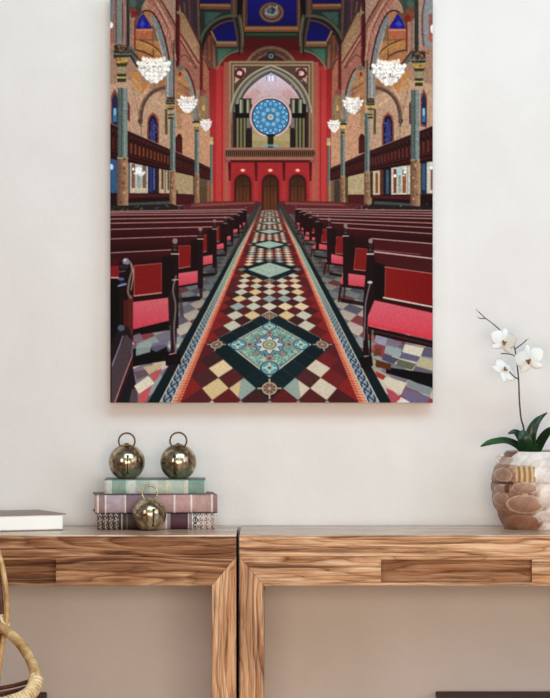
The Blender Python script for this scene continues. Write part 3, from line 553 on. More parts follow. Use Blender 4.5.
    def post(cx_, yt_, yb_, w, k):
        P([(cx_-w/2, yt_+k*2), (cx_+w/2, yt_+k*2), (cx_+w/2, yb_), (cx_-w/2, yb_)], (34, 12, 14))
        ell(cx_, yt_, k, k*1.1, (150, 120, 120)); ell(cx_, yt_+k*2, k*1.1, k*.7, (60, 40, 44)); ell(cx_, yt_+k*3.4, k*.9, k*.5, (90, 60, 60)); line([(cx_-w*.55, yt_+k*5), (cx_+w*.55, yt_+k*5)], max(.6, k*.5), (196, 178, 172))
    def bench(side, L, fin, panel, cush, yfl):
        (xa, ya), (xb, yb) = L
        P([(xa, ya), (xb, yb), (xb, cush[2][1] if cush else yb+8), (xa, (cush[3][1] if cush else ya+8)+2)], vgrad(min(ya, yb), (76, 16, 21), min(ya, yb)+14, (42, 8, 12)))
        if panel: P(panel, (134, 22, 22)); line(panel+[panel[0]], max(.5, abs(panel[1][0]-panel[0][0])*.03), (176, 96, 84)); 
        if panel and len(panel) == 4: line([panel[2], panel[3]], max(.6, abs(panel[1][0]-panel[0][0])*.04), (214, 160, 150))
        if cush:
            P(cush, vgrad(min(p[1] for p in cush), (214, 98, 112), max(p[1] for p in cush), (212, 62, 80)))
        line([(xa, ya), (xb, yb)], 1.0, (186, 136, 134)); line([(xa, ya+1.2), (xb, yb+1.1)], .8, (44, 8, 12))
    # left rows, far to near
    rl = [((110, 211.5), (246, 209.5), (246, 207.4), .5, None, [(242.5, 222.8), (246, 222.4), (246, 224.6), (242.5, 225.4)]),
          ((110, 213), (242, 211.5), (242, 209), .6, None, [(238, 225), (242, 224.6), (242, 227.4), (238, 228.6)]),
          ((110, 215), (238.5, 214), (238.5, 211.4), .8, None, [(232.4, 229.6), (237.6, 228.8), (238, 232), (232.6, 233.4)]),
          ((110, 219), (232, 217.3), (232, 214), 1, [(227, 221), (229.6, 221), (229.6, 233), (227, 234)], [(225, 236.8), (231, 235.6), (231.6, 239.6), (225.4, 241.2)]),
          ((110, 223.3), (226, 221.3), (225.4, 217.4), 1.2, [(217, 227), (221.4, 226), (221.6, 241), (217, 242)], [(216.4, 244.6), (224, 243), (225, 248), (217, 249.8)]),
          ((110, 229.4), (214, 226.8), (214.6, 221), 1.6, [(202.4, 235.6), (208, 234.4), (208.2, 251), (202, 252.4)], [(200.4, 256.8), (213.6, 254.6), (215, 263), (201, 265.6)]),
          ((110, 238.9), (200, 235.7), (200.4, 229), 2, [(178.6, 246), (190.4, 245.6), (191, 266.4), (179, 268.4)], [(177.6, 273.4), (198, 270.6), (199, 282.4), (178.2, 286)]),
          ((110, 252.9), (174, 249.7), (175, 241), 2.6, [(134, 265.6), (161.6, 263.2), (161.8, 292.8), (134, 296)], [(133, 302), (168.8, 297.6), (169, 320.6), (133, 329.4)])]
    for (a, b, fn, k, pn, cu) in rl:
        w = 2.6*k
        if cu:
            # shadows, rail and legs under the seat
            x0, x1 = cu[0][0], cu[1][0]; yb_ = cu[3][1]; hh_ = (yb_-cu[0][1])
            P([(x0, yb_-1), (x1+1, cu[2][1]-1), (x1+1, cu[2][1]+hh_*.16), (x0, yb_+hh_*.16)], (30, 10, 12))
            P([(x0-2, yb_+hh_*.95), (x1+2, yb_+hh_*.80), (x1+2, yb_+hh_*1.12), (x0-2, yb_+hh_*1.36)], (16, 10, 12), .9)
            line([(x1+k*1.2, cu[2][1]-2), (x1+k*1.6, yb_+hh_*.9)], k*1.5, (52, 34, 38))
        bench(0, (a, b), fn, pn, cu, 0)
        P([(fn[0]-w*1.9, fn[1]+k*6), (fn[0]-w*.5, fn[1]+k*5), (fn[0]-w*.5, (cu[1][1] if cu else fn[1]+12)), (fn[0]-w*1.9, (cu[1][1] if cu else fn[1]+12))], (28, 8, 10), .85)
        post(fn[0], fn[1], (cu[2][1] if cu else fn[1]+14)+3*k, w, k)
    # near left details
    rect(161.8, 258, 174, 297, (26, 8, 10)); P([(168, 297), (176, 280), (177, 330), (175, 372), (170, 372), (171, 330), (169, 322)], (40, 22, 26)); line(curve([(176, 276), (173, 290), (175.6, 306), (174, 330), (176, 356)]), 1.6, (124, 106, 110)); line([(172.4, 280), (178, 279.6)], 1.2, (200, 170, 160)); P([(165, 358), (180, 351), (181, 364), (166, 366)], (22, 8, 10)); line([(169, 354.5), (176, 353)], 1, (206, 140, 150)); P([(178, 284), (182, 296), (184, 318), (180, 316)], (70, 50, 54), .7)
    P([(133, 349), (166, 345), (170, 358), (133, 367)], (14, 8, 10), .95); P([(132, 330), (169, 321), (170, 330), (132, 336)], (22, 8, 10)); P([(134, 335), (140, 333), (144, 341), (134, 343)], (120, 116, 138), .8); P([(150, 344), (160, 342), (168, 338), (168, 346), (156, 352), (152, 350)], (110, 108, 136), .8); P([(136, 346), (146, 341), (152, 344), (150, 352), (136, 356)], (150, 164, 162), .9)
    P([(110, 258), (122, 258), (122, 266), (110, 266)], (70, 14, 18)); rect(110, 266, 121, 277, (136, 24, 30)); rect(110, 277, 121, 278.6, (206, 150, 150)); rect(110, 279, 127, 345, (12, 6, 8)); rect(119, 262, 133, 330, (30, 10, 12)); rect(123.5, 300, 128, 345, (84, 26, 22)); rect(128, 295, 133, 334, (96, 34, 26))
    ell(126, 261.6, 3.6, 3.6, (140, 124, 144)); ell(125, 260, 1.6, 1.4, (206, 196, 206)); ell(124, 266.6, 4.6, 2.6, (46, 34, 44)); ell(123, 273, 4.4, 3.4, (24, 14, 20)); line([(119, 272), (125, 271)], .9, (130, 100, 104)); ell(121, 279, 3.4, 1.5, (96, 96, 140)); ell(122.6, 284, 3, 2, (40, 54, 96)); line([(118, 286), (126, 284)], 1.4, (150, 160, 206)); line(curve([(130, 262), (132, 270), (129.5, 280), (128, 292), (131, 298)]), 2.2, (126, 104, 96)); line(curve([(131.6, 264), (133.4, 274), (131, 290)]), 1, (180, 150, 140))
    P([(110, 345), (118, 330), (128, 326), (133, 338), (131, 352), (133, 368), (137, 392), (137, 403), (110, 403)], (34, 22, 28)); P([(112, 362), (126, 334), (132, 340), (131, 354), (116, 403), (110, 403)], (78, 62, 68)); line([(112, 366), (123, 336)], 1, (150, 140, 170)); line([(114.5, 403), (132, 356)], 1.3, (196, 120, 130)); line([(117, 403), (132.6, 362)], 1.2, (70, 20, 26)); ell(121, 328, 3.6, 3, (80, 96, 120)); P([(126, 403), (124, 392), (128, 386), (131, 400), (131, 403)], (20, 30, 34)); P([(129, 403), (132, 389), (137, 389), (138, 403)], (92, 70, 78)); P([(110, 300), (114, 300), (114, 330), (110, 336)], (10, 5, 6)); rect(110, 345, 111.6, 403, (60, 14, 16))
    P([(134, 372), (146, 369), (150, 374), (137, 380)], (104, 82, 90), .9); P([(134, 386), (148, 376), (154.6, 383), (139, 394)], (226, 216, 196)); P([(139, 394), (152, 385), (146, 402), (139, 403)], (206, 84, 92)); P([(143, 367), (163, 363), (160, 368), (149, 374.5)], (196, 176, 140)); P([(149, 375), (162, 368), (158, 378), (154, 382)], (196, 84, 90))
    # right rows
    rr_ = [((433, 210.6), (296, 209), (296, 206.8), .5, None, [(296.5, 222.4), (300, 223), (300, 225), (296, 224.6)]),
           ((433, 213), (300.6, 211), (300.6, 208.6), .7, None, [(298.6, 227), (304, 228), (304, 230.4), (298, 229.8)]),
           ((433, 215.6), (305, 213), (304.6, 210.6), .8, None, [(303.4, 231.6), (309.6, 232.2), (309.4, 235), (302, 234.4)]),
           ((433, 218.6), (311, 215.6), (310.6, 212.4), 1, [(311.6, 219), (314, 219.4), (314, 233), (311.6, 232.6)], [(305.4, 236.8), (315.4, 237.4), (314.4, 240.6), (303.8, 239.6)]),
           ((433, 223.2), (318, 218.8), (317.4, 215.6), 1.2, [(322.4, 229), (327.4, 229.6), (327, 242.6), (321.6, 242)], [(316, 243.2), (327.6, 245.2), (327, 250), (311.6, 248.6)]),
           ((433, 227.8), (330, 222.6), (329.2, 219.4), 1.6, [(336.4, 236.6), (343.6, 237.4), (343.6, 254.4), (335.6, 253.6)], [(331.6, 254), (344, 256.8), (344, 264.6), (325, 262)]),
           ((433, 233.8), (346, 228), (345.6, 226), 2, [(356, 248), (367.4, 249.2), (367.6, 271), (353.6, 269.4)], [(342.6, 272.6), (367.2, 275.8), (367.4, 287.4), (340, 284)]),
           ((433, 243.8), (372, 238.6), (370.4, 239.4), 2.4, None, None)]
    for i, (a, b, fn, k, pn, cu) in enumerate(rr_):
        w = 2.6*k
        if cu:
            x0, x1 = cu[0][0], cu[1][0]; yb_ = cu[3][1]; hh_ = cu[3][1]-cu[0][1]
            P([(cu[3][0], yb_-1), (x1+1, cu[2][1]-1), (x1+1, cu[2][1]+hh_*.25), (cu[3][0], yb_+hh_*.25)], (30, 10, 12))
            line([(cu[3][0]+k*.6, yb_), (cu[3][0]-k*.6, yb_+hh_*1.5)], k*1.1, (46, 22, 24)); line([(cu[3][0]+k*2.6, yb_), (cu[3][0]+k*2, yb_+hh_*1.2)], k*.8, (56, 32, 34)); line([(x1, cu[2][1]), (x1-k*.6, yb_+hh_*1.7)], k*1.1, (92, 80, 86))
            P([(x0-2, yb_+hh_*1.25), (x1+2, yb_+hh_*1.65), (x1+1, yb_+hh_*2.0), (x0-2, yb_+hh_*1.6)], (20, 12, 12), .9)
        bench(1, (a, b), fn, pn, cu, 0)
        P([(fn[0]-w*.4, fn[1]+k*5), (fn[0]+w*1.7, fn[1]+k*6), (fn[0]+w*1.7, fn[1]+k*(16 if cu else 60)), (fn[0]-w*.4, fn[1]+k*(16 if cu else 60))], (30, 9, 11), .85) if i < 7 else None
        post(fn[0], fn[1], (cu[2][1] if cu else 330), w, k) if i < 7 else None
    P([(374, 239), (433, 244.2), (433, 310), (368, 304)], (46, 10, 14)); P([(374, 240), (433, 245), (433, 256.6), (374, 250)], (78, 18, 24)); line([(372, 238.6), (433, 243.8)], 1.1, (196, 150, 148))
    P([(374, 253), (433, 260), (433, 272), (376, 266)], (74, 18, 22)); line([(373.6, 251.6), (433, 258.6)], 1.6, (206, 164, 160)); line([(374, 250), (420, 254.4)], .8, (150, 90, 90)); P([(374, 262), (385, 265), (384.6, 299), (368, 299)], (22, 8, 9))
    P([(385, 267), (433, 273.8), (433, 305), (384.4, 298.6)], hgrad(385, (140, 22, 18), 433, (128, 12, 16))); line([(385, 267), (433, 273.6)], 1.1, (176, 110, 104)); line([(385.6, 268), (385, 298)], .9, (140, 70, 56)); line([(383.6, 297.6), (433, 307)], 1.7, (224, 196, 186)); P([(383, 299.6), (433, 309), (433, 313), (375, 300)], (58, 8, 14))
    P([(371.4, 300.4), (374, 300.2), (433, 313), (433, 340), (368, 325.8), (367.4, 318)], vgrad(300, (218, 96, 112), 340, (222, 58, 78))); line([(369, 323.6), (433, 338)], 2, (226, 50, 66), .7); line([(371, 301.4), (368.4, 318)], 1.4, (236, 96, 110))
    P([(367.6, 326), (433, 341), (433, 348), (368, 334)], (34, 8, 12)); line([(369, 330), (433, 345)], .9, (90, 44, 46)); P([(374, 336), (433, 349), (433, 352), (374, 338)], (70, 50, 70), .5)
    P([(367.8, 246), (373.6, 246), (374.6, 300), (368, 316), (367, 330), (371, 372), (363, 370), (363.4, 300)], (30, 12, 12)); ell(370.6, 241, 2.2, 2.6, (150, 126, 128)); ell(370.5, 246, 2.6, 1.8, (50, 36, 40)); ell(370.5, 250, 2, 1.4, (80, 56, 60)); line([(367.4, 254), (373.4, 254)], 1.5, (220, 206, 200)); ell(370, 282.4, 2.6, 1.4, (206, 196, 196)); line(curve([(370, 284), (368, 292), (365.6, 304), (365, 318), (364, 340)]), 1.4, (120, 110, 118)); ell(366.6, 356.6, 3, 1.2, (150, 130, 136)); P([(359, 358), (372, 356), (373, 366), (361, 368)], (18, 8, 10)); rect(371.6, 330, 373.4, 350, (150, 140, 110), .7); rect(369.6, 330, 371.2, 372, (24, 14, 14))
    P([(376, 335), (388, 338), (384, 346), (374, 342)], (152, 154, 176), .9); P([(388, 339), (402, 342), (396, 350), (385, 346)], (124, 110, 136), .9); P([(405, 344), (424, 348), (421, 357), (402, 352)], (218, 208, 188)); P([(386, 345), (402, 349), (399, 358), (384, 353)], (150, 164, 168)); P([(402, 352), (420, 357), (417, 362), (399, 358)], (100, 100, 132)); P([(384, 354), (399, 359), (394, 364), (382, 360)], (74, 80, 104)); P([(398, 359), (416, 364), (412, 370), (396, 366)], (100, 104, 84)); P([(420, 357), (433, 360), (433, 371), (416, 366)], (190, 178, 146)); P([(424, 348), (433, 350), (433, 358), (421, 356)], (96, 92, 116)); P([(386, 367), (433, 374), (433, 390), (410, 380), (386, 373)], (10, 8, 9)); P([(376, 348), (381, 348), (381, 356), (373, 356)], (110, 62, 34)); P([(374, 359), (391, 364), (391, 370), (376, 367)], (96, 48, 22)); ell(374.6, 362, 1.3, 2.6, (190, 160, 110))
    P([(372, 368), (378, 370), (390, 376), (385, 380), (380, 379)], (186, 176, 150), .9); P([(376, 371), (386, 376), (383, 380), (377, 377)], (160, 54, 50)); P([(382, 381), (388, 377), (407, 383), (401, 395), (392, 389)], (216, 206, 184)); P([(408, 380), (433, 388), (430, 396), (406, 387)], (134, 144, 150)); P([(406, 388), (430, 397), (427, 403), (410, 403), (401, 395)], (116, 104, 136)); P([(386, 388), (393, 391), (400, 397), (396, 403), (391, 403)], (186, 74, 92)); P([(401, 397), (410, 402), (410, 403), (397, 403)], (222, 216, 214))
    # ---------------- down-sample, soften, grain ----------------
    I = I.reshape(H//2, 2, W//2, 2, 3).mean((1, 3))
    h, w = I.shape[:2]
    for ax in (0, 1): I = .22*np.roll(I, 1, ax)+.56*I+.22*np.roll(I, -1, ax)
    n5 = rs.normal(0, 1, (h, w, 1))
    for _ in range(2):
        for ax in (0, 1): n5 = (np.roll(n5, 1, ax)+n5*2+np.roll(n5, -1, ax))/4
    n5 /= n5.std(); yy = PY0+(np.arange(h)+.5)/res
    xx = PX0+(np.arange(w)+.5)/res
    amp = (0.01+.03*np.clip((205-yy)/6, 0, 1)[:, None]*(np.abs(xx-270) > 62)[None, :])[..., None]
    I = I*(1+amp*n5); g_ = I.mean(2, keepdims=True); I = np.clip(g_+(I-g_)*.9, 0, 255)
    ce = np.clip((62-yy)/14, 0, 1)[:, None]*np.clip((76-np.abs(xx-271))/6, 0, 1)[None, :]; I = I*(1-.2*ce[..., None])
    I = 255*(I/255)**1.07
    n = rs.normal(0, 1, (h, w, 1)); n = (n+np.roll(n, 1, 0)+np.roll(n, 1, 1)+np.roll(np.roll(n, 1, 0), 1, 1))/2
    I = I*(1+.02*n)+n*.8
    return np.clip(I, 0, 255)
# ---------------- the room ----------------
m_wall = mat('plaster_wall', (232, 227, 225), .9, 0, .15)
_c = coords(m_wall); _n1 = noise(m_wall, _c, 5, 6, .6, .4); _n2 = noise(m_wall, _c, 60, 5, .6, .8)
LK(m_wall, ramp(m_wall, _n1, [(.3, (230, 224, 223)), (.7, (236, 232, 231))]), BS(m_wall).inputs['Base Color'])
bump(m_wall, mix(m_wall, _n1, _n2, .5), .35, .004)
W = obj('wall_back', *box(-2.6, 2.6, 0, .1, 0, 2.8), m_wall, smooth=False); tag(W, kind='structure')
m_floor = wood('oak_floor', [(120, 70, 38), (176, 112, 68), (196, 132, 84), (214, 154, 104)], 'x', 3, .5)
def planks():
    V, F = [], []; y = 0.0; i = 0; r = random.Random(2)
    while y > -7.4:
        x = -2.6-r.uniform(0, .8)
        while x < 2.6:
            l = r.uniform(.9, 1.5); a, b = max(x, -2.6), min(x+l, 2.6)
            if b-a > .01:
                v, f = box(a+.001, b-.001, y-.139, y-.001, -.03, 0); n = len(V); V += v; F += [tuple(q+n for q in g) for g in f]
            x += l
        y -= .14
    return V, F
Fo = obj('floor', *planks(), m_floor, smooth=False); tag(Fo, kind='structure')
m_trim = mat('white_trim_paint', (226, 222, 218), .5)
tag(obj('baseboard_back', *prism([(-2.6, 0), (2.6, 0), (2.6, .09), (-2.6, .09)], -.015, -.0005), m_trim, smooth=False, bevel=.003), kind='structure')
# ---------------- canvas print ----------------
def build_canvas():
    y1 = -.002; D = .038; yf = y1-D
    a = P(PX0, PY0, yf); b = P(PX1, PY1, yf); x0, x1, z1, z0 = a.x, b.x, a.z, b.z
    root = empty('canvas_print', ((x0+x1)/2, y1, z0))
    tag(root, 'large unframed canvas print of a church aisle hanging on the wall', 'picture')
    mc = mat('white_canvas', (224, 220, 217), .85, 0, .2); bump(mc, noise(mc, coords(mc), 900, 2), .2, .0004)
    obj('stretched_canvas', *box(x0, x1, yf+.0006, y1, z0, z1), mc, root, smooth=False, bevel=.0012)
    I = paint_print(2); h, w_ = I.shape[:2]
    xs = np.linspace(x0+.0006, x1-.0006, w_); zs = np.linspace(z1-.0006, z0+.0006, h)
    gx, gz = np.meshgrid(xs, zs)
    o_ = worigin(root); co_ = np.stack([gx-o_.x, np.full_like(gx, yf-o_.y), gz-o_.z], -1).reshape(-1, 3).astype(np.float32)
    i = np.arange(h*w_).reshape(h, w_); q = np.stack([i[:-1, :-1], i[1:, :-1], i[1:, 1:], i[:-1, 1:]], -1).reshape(-1, 4)
    me = bpy.data.meshes.new('printed_picture'); me.vertices.add(len(co_)); me.vertices.foreach_set('co', co_.ravel())
    me.loops.add(q.size); me.loops.foreach_set('vertex_index', q.ravel().astype(np.int32))
    me.polygons.add(len(q)); me.polygons.foreach_set('loop_start', np.arange(0, q.size, 4, dtype=np.int32))
    me.update(calc_edges=True)
    at = me.color_attributes.new('tint', 'FLOAT_COLOR', 'POINT'); c = np.ones((h*w_, 4), np.float32); c[:, :3] = lin(I.reshape(-1, 3)); at.data.foreach_set('color', c.ravel())
    mp = tinted('printed_ink', .8, .12); me.materials.append(mp)
    o = bpy.data.objects.new('printed_picture', me); COL.objects.link(o); o.parent = root
    o['label'] = 'printed church interior with patterned tile aisle between dark red pews'
build_canvas()
# ---------------- the two console tables ----------------
TY, TZ = -.35, .75                                     # front edge, height of the top
def tx(px): return (px-275)/500.0
def tz(py): return TZ-(py-535)/500.0
def console(side, xe, xo, hole, tones, label, seed):
    # xe: edge at the gap, xo: the far end; side +1 to the right
    root = empty('console_table', ((xe+xo)/2, TY/2, 0)); tag(root, label, 'table', 'console tables end to end along the wall')
    mx = wood('table_wood_grain', tones, 'x', seed); mtop = wood('table_top_lit_grain', TOP_LIT, 'x', seed+3.3, .25); BS(mtop).inputs['Specular IOR Level'].default_value = .3; mr = wood('table_wood_shaded_recess', [tuple(int(c*.92) for c in t) for t in tones], 'x', seed+9.1); mx2 = wood('table_wood_apron', tones, 'x', seed+5.3); mz = wood('table_wood_leg', LT, 'z', seed+2.1)  # recess gets a darkened copy of the tones for the shade inside
    a, b = sorted((xe, xo)); zb = tz(556.6); za = tz(585.6); wl = .0488
    obj('lit_table_top', *box(a, b, TY, -.004, TZ-.0035, TZ), mtop, root, smooth=False, bevel=.0012)  # thin skin added over the slab to carry the lit tone
    obj('top_rail', *box(a, b, TY+.0002, -.004, zb+.0006, TZ-.0036), mx, root, smooth=False)
    for s, e in ((1, a), (-1, b)):
        ll = [(e, 0), (e+s*wl, 0), (e+s*wl, za), (e, zb)]
        if s < 0: ll = ll[::-1]
        obj('leg', *prism(ll, TY, -.004), mz, root, smooth=False, bevel=.0012)
    g = .0006; h0, h1, hz1, hz0 = tx(hole[0]), tx(hole[1]), tz(559.6), tz(582.6)
    yb = TY+.05
    pcs = [prism([(a+g, zb), (a+wl+g, za), (h0, za), (h0, zb)], TY+.0003, yb), prism([(h1, za), (b-wl-g, za), (b-g, zb), (h1, zb)], TY+.0003, yb),
           box(h0, h1, TY+.0003, yb, hz1, zb), box(h0, h1, TY+.0003, yb, za, hz0)]
    obj('apron', *merge(*pcs), mx2, root, smooth=False)
    obj('recessed_panel', *box(h0-.002, h1+.002, yb-.009, yb-.001, hz0-.003, hz1+.003), mr, root, smooth=False)
    obj('back_rail', *box(a+wl+g, b-wl-g, -.03, -.006, za, zb), mx2, root, smooth=False)
    return root
DK = [(60, 30, 20), (130, 82, 54), (180, 130, 94), (228, 184, 144)]
TOP_LIT = [(172, 130, 102), (214, 180, 154), (236, 210, 188), (250, 234, 218)]  # light falling on the table tops, put into paler wood tones
LT = [(136, 80, 52), (210, 154, 112), (238, 192, 150), (252, 226, 196)]
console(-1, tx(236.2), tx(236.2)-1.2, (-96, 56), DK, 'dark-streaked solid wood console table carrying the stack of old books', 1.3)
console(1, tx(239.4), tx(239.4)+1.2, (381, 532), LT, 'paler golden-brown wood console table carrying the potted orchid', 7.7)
# ---------------- books ----------------
m_page = mat('aged_page_paper', (214, 196, 178), .8)
_c = coords(m_page, (1, 1, 160)); LK(m_page, ramp(m_page, noise(m_page, _c, 8, 2), [(.35, (150, 122, 108)), (.6, (226, 206, 190))]), BS(m_page).inputs['Base Color'])
m_cloth = tinted('old_book_cloth', .5, .35, 0, 60, .35)
def book(name, pxl, pxr, pyt, pyb, yc, rz, depth, colf, edge, label, zbase):
    c = P((pxl+pxr)/2, 500, yc-depth/2); s = FPX/(yc-depth/2-CAMY)
    Wd = (pxr-pxl)/s/math.cos(rz)-(depth*math.sin(abs(rz))*.9); T = (pyb-pyt)/s
    root = empty(name, (c.x, yc, zbase), rz); tag(root, label, 'book', 'old books in the stack')
    x0, x1, y0, y1 = -Wd/2, Wd/2, -depth/2, depth/2; th = .0022
    V, Fc, C = [], [], []
    nu, nv = 260, 14
    for i in range(nu+1):
        for j in range(nv+1):
            u = i/nu; v = j/nv; a = (v-.5)*2
            V.append((x0+u*Wd, y0-.006*math.sqrt(max(0, 1-a*a*.92))+.002, v*T)); C.append(colf(u, v))
    for i in range(nu):
        for j in range(nv):
            k = i*(nv+1)+j; Fc.append((k, k+nv+1, k+nv+2, k+1))
    obj('spine', V, Fc, m_cloth, root, colors=C, local=True, solid=.0012)
    bv, bf = merge(box(x0, x1, y0, y1, 0, th), box(x0, x1, y0, y1, T-th, T))
    obj('cover_boards', bv, bf, m_cloth, root, smooth=False, colors=[edge]*len(bv), local=True, bevel=.0006)
    obj('page_block', *box(x0+.004, x1-.004, y0-.0006, y1-.005, th, T-th), m_page, root, smooth=False, local=True)
    return root, T
R_ = random.Random(5)
def seg(u, stops):
    for a, c in stops:
        if u < a: return np.array(c, float)
    return np.array(stops[-1][1], float)
def fpx(px, a, b): return (px-a)/(b-a)
def green(u, v):
    px = 105+u*100
    c = seg(px, [(107, (196, 186, 168)), (112.5, (206, 216, 208)), (126.5, (140, 166, 154)), (129, (186, 204, 196)), (136, (206, 210, 206)), (150, (178, 192, 178)), (158, (204, 208, 196)), (166, (190, 196, 176)), (168, (214, 206, 176)), (184, (188, 202, 188)), (188, (216, 214, 194)), (203.5, (126, 156, 146)), (206, (196, 206, 196))])
    if v > .93 or v < .06: c = np.array((88, 110, 100.))
    return c*(1+R_.uniform(-.05, .05))
def mauve(u, v):
    px = 104+u*112
    for l in (106.5, 113.5, 131.5, 176.5, 192, 211):
        if abs(px-l) < .75: return np.array((238, 222, 216.))
    c = seg(px, [(106, (184, 150, 132)), (113, (150, 126, 130)), (131, (184, 160, 172)), (160, (136, 106, 116)), (176, (184, 142, 144)), (192, (194, 152, 150)), (211, (190, 152, 148)), (220, (160, 122, 118))])
    if v < .06: c = np.array((80, 50, 56.))
    return c*(1+R_.uniform(-.06, .06))
def lace(u, v):
    px = 101+u*113; py = v
    if px < 122 or px > 192:
        d = (px-101)/5.2 if px < 122 else (px-192.5)/5.4
        fx_, fy_ = (d % 1)-.5, ((v*2.6) % 1)-.5
        r = math.hypot(fx_, fy_*.9); k = (r < .16) or (.28 < r < .4 and math.sin(4*math.atan2(fy_, fx_)) > -.4) or (abs(d-round(d)) < .05 and False)
        if px < 122: return np.array((196, 176, 166.)) if k else np.array((50, 32, 34.))
        if px < 199 and px > 192: return np.array((28, 20, 26.)) if (r < .2 or .3 < r < .46) else np.array((226, 214, 208.))
        return np.array((50, 34, 38.)) if k else np.array((214, 192, 186.))
    for a, b, c in ((124, 125.3, (170, 150, 144)), (129, 130, (120, 96, 96)), (166.5, 168, (226, 216, 212)), (168, 171, (150, 132, 134)), (171, 188, (72, 30, 46)), (188, 189, (200, 186, 184)), (189, 192.6, (140, 116, 120))):
        if a <= px < b: return np.array(c, float)*(1+.12*math.sin(px*3+v*8) if a == 171 else 1)
    return np.array((46, 28, 32.)) if px < 150 else np.array((190, 160, 150.))
zt = TZ+.0003
b1, T1 = book('old_book', 94.5, 214.5, 513.2, 529, -.095, .05, .135, lace, (52, 32, 34), 'dark old book with black and cream ornamental lace bands, lowest of the stack', zt); zt += T1+.0004
b2, T2 = book('old_book', 89.5, 216.8, 494.6, 513, -.092, .10, .13, mauve, (112, 78, 80), 'faded mauve-pink old book with pale ribbed spine lines, middle of the stack', zt); zt += T2+.0004
b3, T3 = book('old_book', 102.8, 205.5, 480, 494.6, -.088, .03, .115, green, (120, 132, 122), 'pale green old book, topmost of the stack under two bells', zt); zt += T3
# thick white-paged book at the left
def flat_book():
    c = P(6, 520, -.18); rz = math.radians(24)
    root = empty('large_book', (-.630, -.185, TZ+.0004), rz); tag(root, 'thick white-paged book lying flat at the left end beside the rattan chair', 'book')
    x1 = .5*.36; d = .085
    mp = mat('white_paper_pages', (254, 253, 250), .7); bump(mp, noise(mp, coords(mp, (1, 1, 300)), 5, 2), .3, .0004)
    cv = mat('taupe_paper_cover', (150, 130, 126), .5)
    obj('page_block', *box(-x1, x1-.004, -d, d-.004, .0012, .0320), mp, root, smooth=False, local=True, bevel=.003)
    v, f = merge(box(-x1, x1+.002, -d-.002, d, .0322, .0340), box(-x1, x1-.002, -d, d, 0, .001)); obj('cover', v, f, cv, root, smooth=False, local=True)
    return root
flat_book()
# ---------------- round bells ----------------
def brass():
    m = mat('aged_brass', (150, 130, 96), .3, .9, .5); c = coords(m)
    LK(m, ramp(m, noise(m, c, 38, 5, .62, .6), [(.32, (84, 58, 42)), (.46, (150, 130, 102)), (.58, (212, 200, 172)), (.72, (138, 94, 70))]), BS(m).inputs['Base Color'])
    r = ramp(m, noise(m, c, 70, 4), [(.3, (100, 100, 100)), (.7, (150, 150, 150))]); LK(m, r, BS(m).inputs['Roughness']); bump(m, noise(m, c, 45, 3), .5, .002); return m
m_brass = brass(); m_dark = mat('dark_bell_opening', (22, 16, 12), .8); m_wire = mottled('dark_brass_wire', [(70, 54, 40), (120, 100, 76)], 60, .35, .8)
def bell(px, py, y, rpx, zbase, ringpy, ringr, label, slot_a, ring_m, egg=0, tilt=0):
    s = FPX/(y-CAMY); r = rpx/s; c = P(px, py, y); cut = -.90*r; c.z = zbase-cut+.0002
    root = empty('round_bell', (c.x, y, zbase)); tag(root, label, 'bell', 'round brass bells')
    prof = []; n = 30; a0 = math.asin(-.90)
    for i in range(n+1):
        a = a0+(math.radians(80)-a0)*i/n; rr = r*math.cos(a)*(1+egg*math.sin(a)); prof.append((rr, r*math.sin(a)))
    # raised seam round the belly
    obj('bell_body', *lathe(c, prof, 64), m_brass, root)
    obj('neck', *lathe(c+Vector((0, 0, r*.95)), [(.005, 0), (.0052, .0016), (.0035, .003), (.0015, .0036)], 24), ring_m, root)
    rr = ringr/s; zc = CAMZ-(ringpy-349)/s
    obj('ring', *torus((c.x+tilt, y, zc), rr, .0019), ring_m, root)
    # sound slot: narrow curved opening with two round ends
    V, F = [], []; M = 16
    for i in range(M+1):
        e = math.radians(-38+62*i/M); wd = .0011+.0016*(i in (0, 1, M-1, M))
        for sgn in (-1, 1):
            az = slot_a+sgn*wd/r; q = 1.004*r
            V.append(c+Vector((q*math.cos(e)*(1+egg*math.sin(e))*math.sin(az), -q*math.cos(e)*(1+egg*math.sin(e))*math.cos(az), q*math.sin(e))))
    for i in range(M): F.append((2*i, 2*i+1, 2*i+3, 2*i+2))
    obj('slot', V, F, m_dark, root, solid=.0006)
    return root
m_wire2 = mottled('pale_brass_wire', [(150, 130, 96), (206, 196, 172)], 60, .3, .8)
bell(126.8, 462, -.085, 18.2, zt, 441.2, 8.1, 'round brass bell standing on the left end of the green book', .10, m_wire)
bell(178.3, 462, -.085, 18.2, zt, 440.8, 8.3, 'round brass bell standing on the right end of the green book', -.2, m_wire)
bell(149.4, 513, -.196, 17.0, TZ+.0002, 493, 7.6, 'smaller round brass bell on the table in front of the books', .3, m_wire2, .06, .0006)
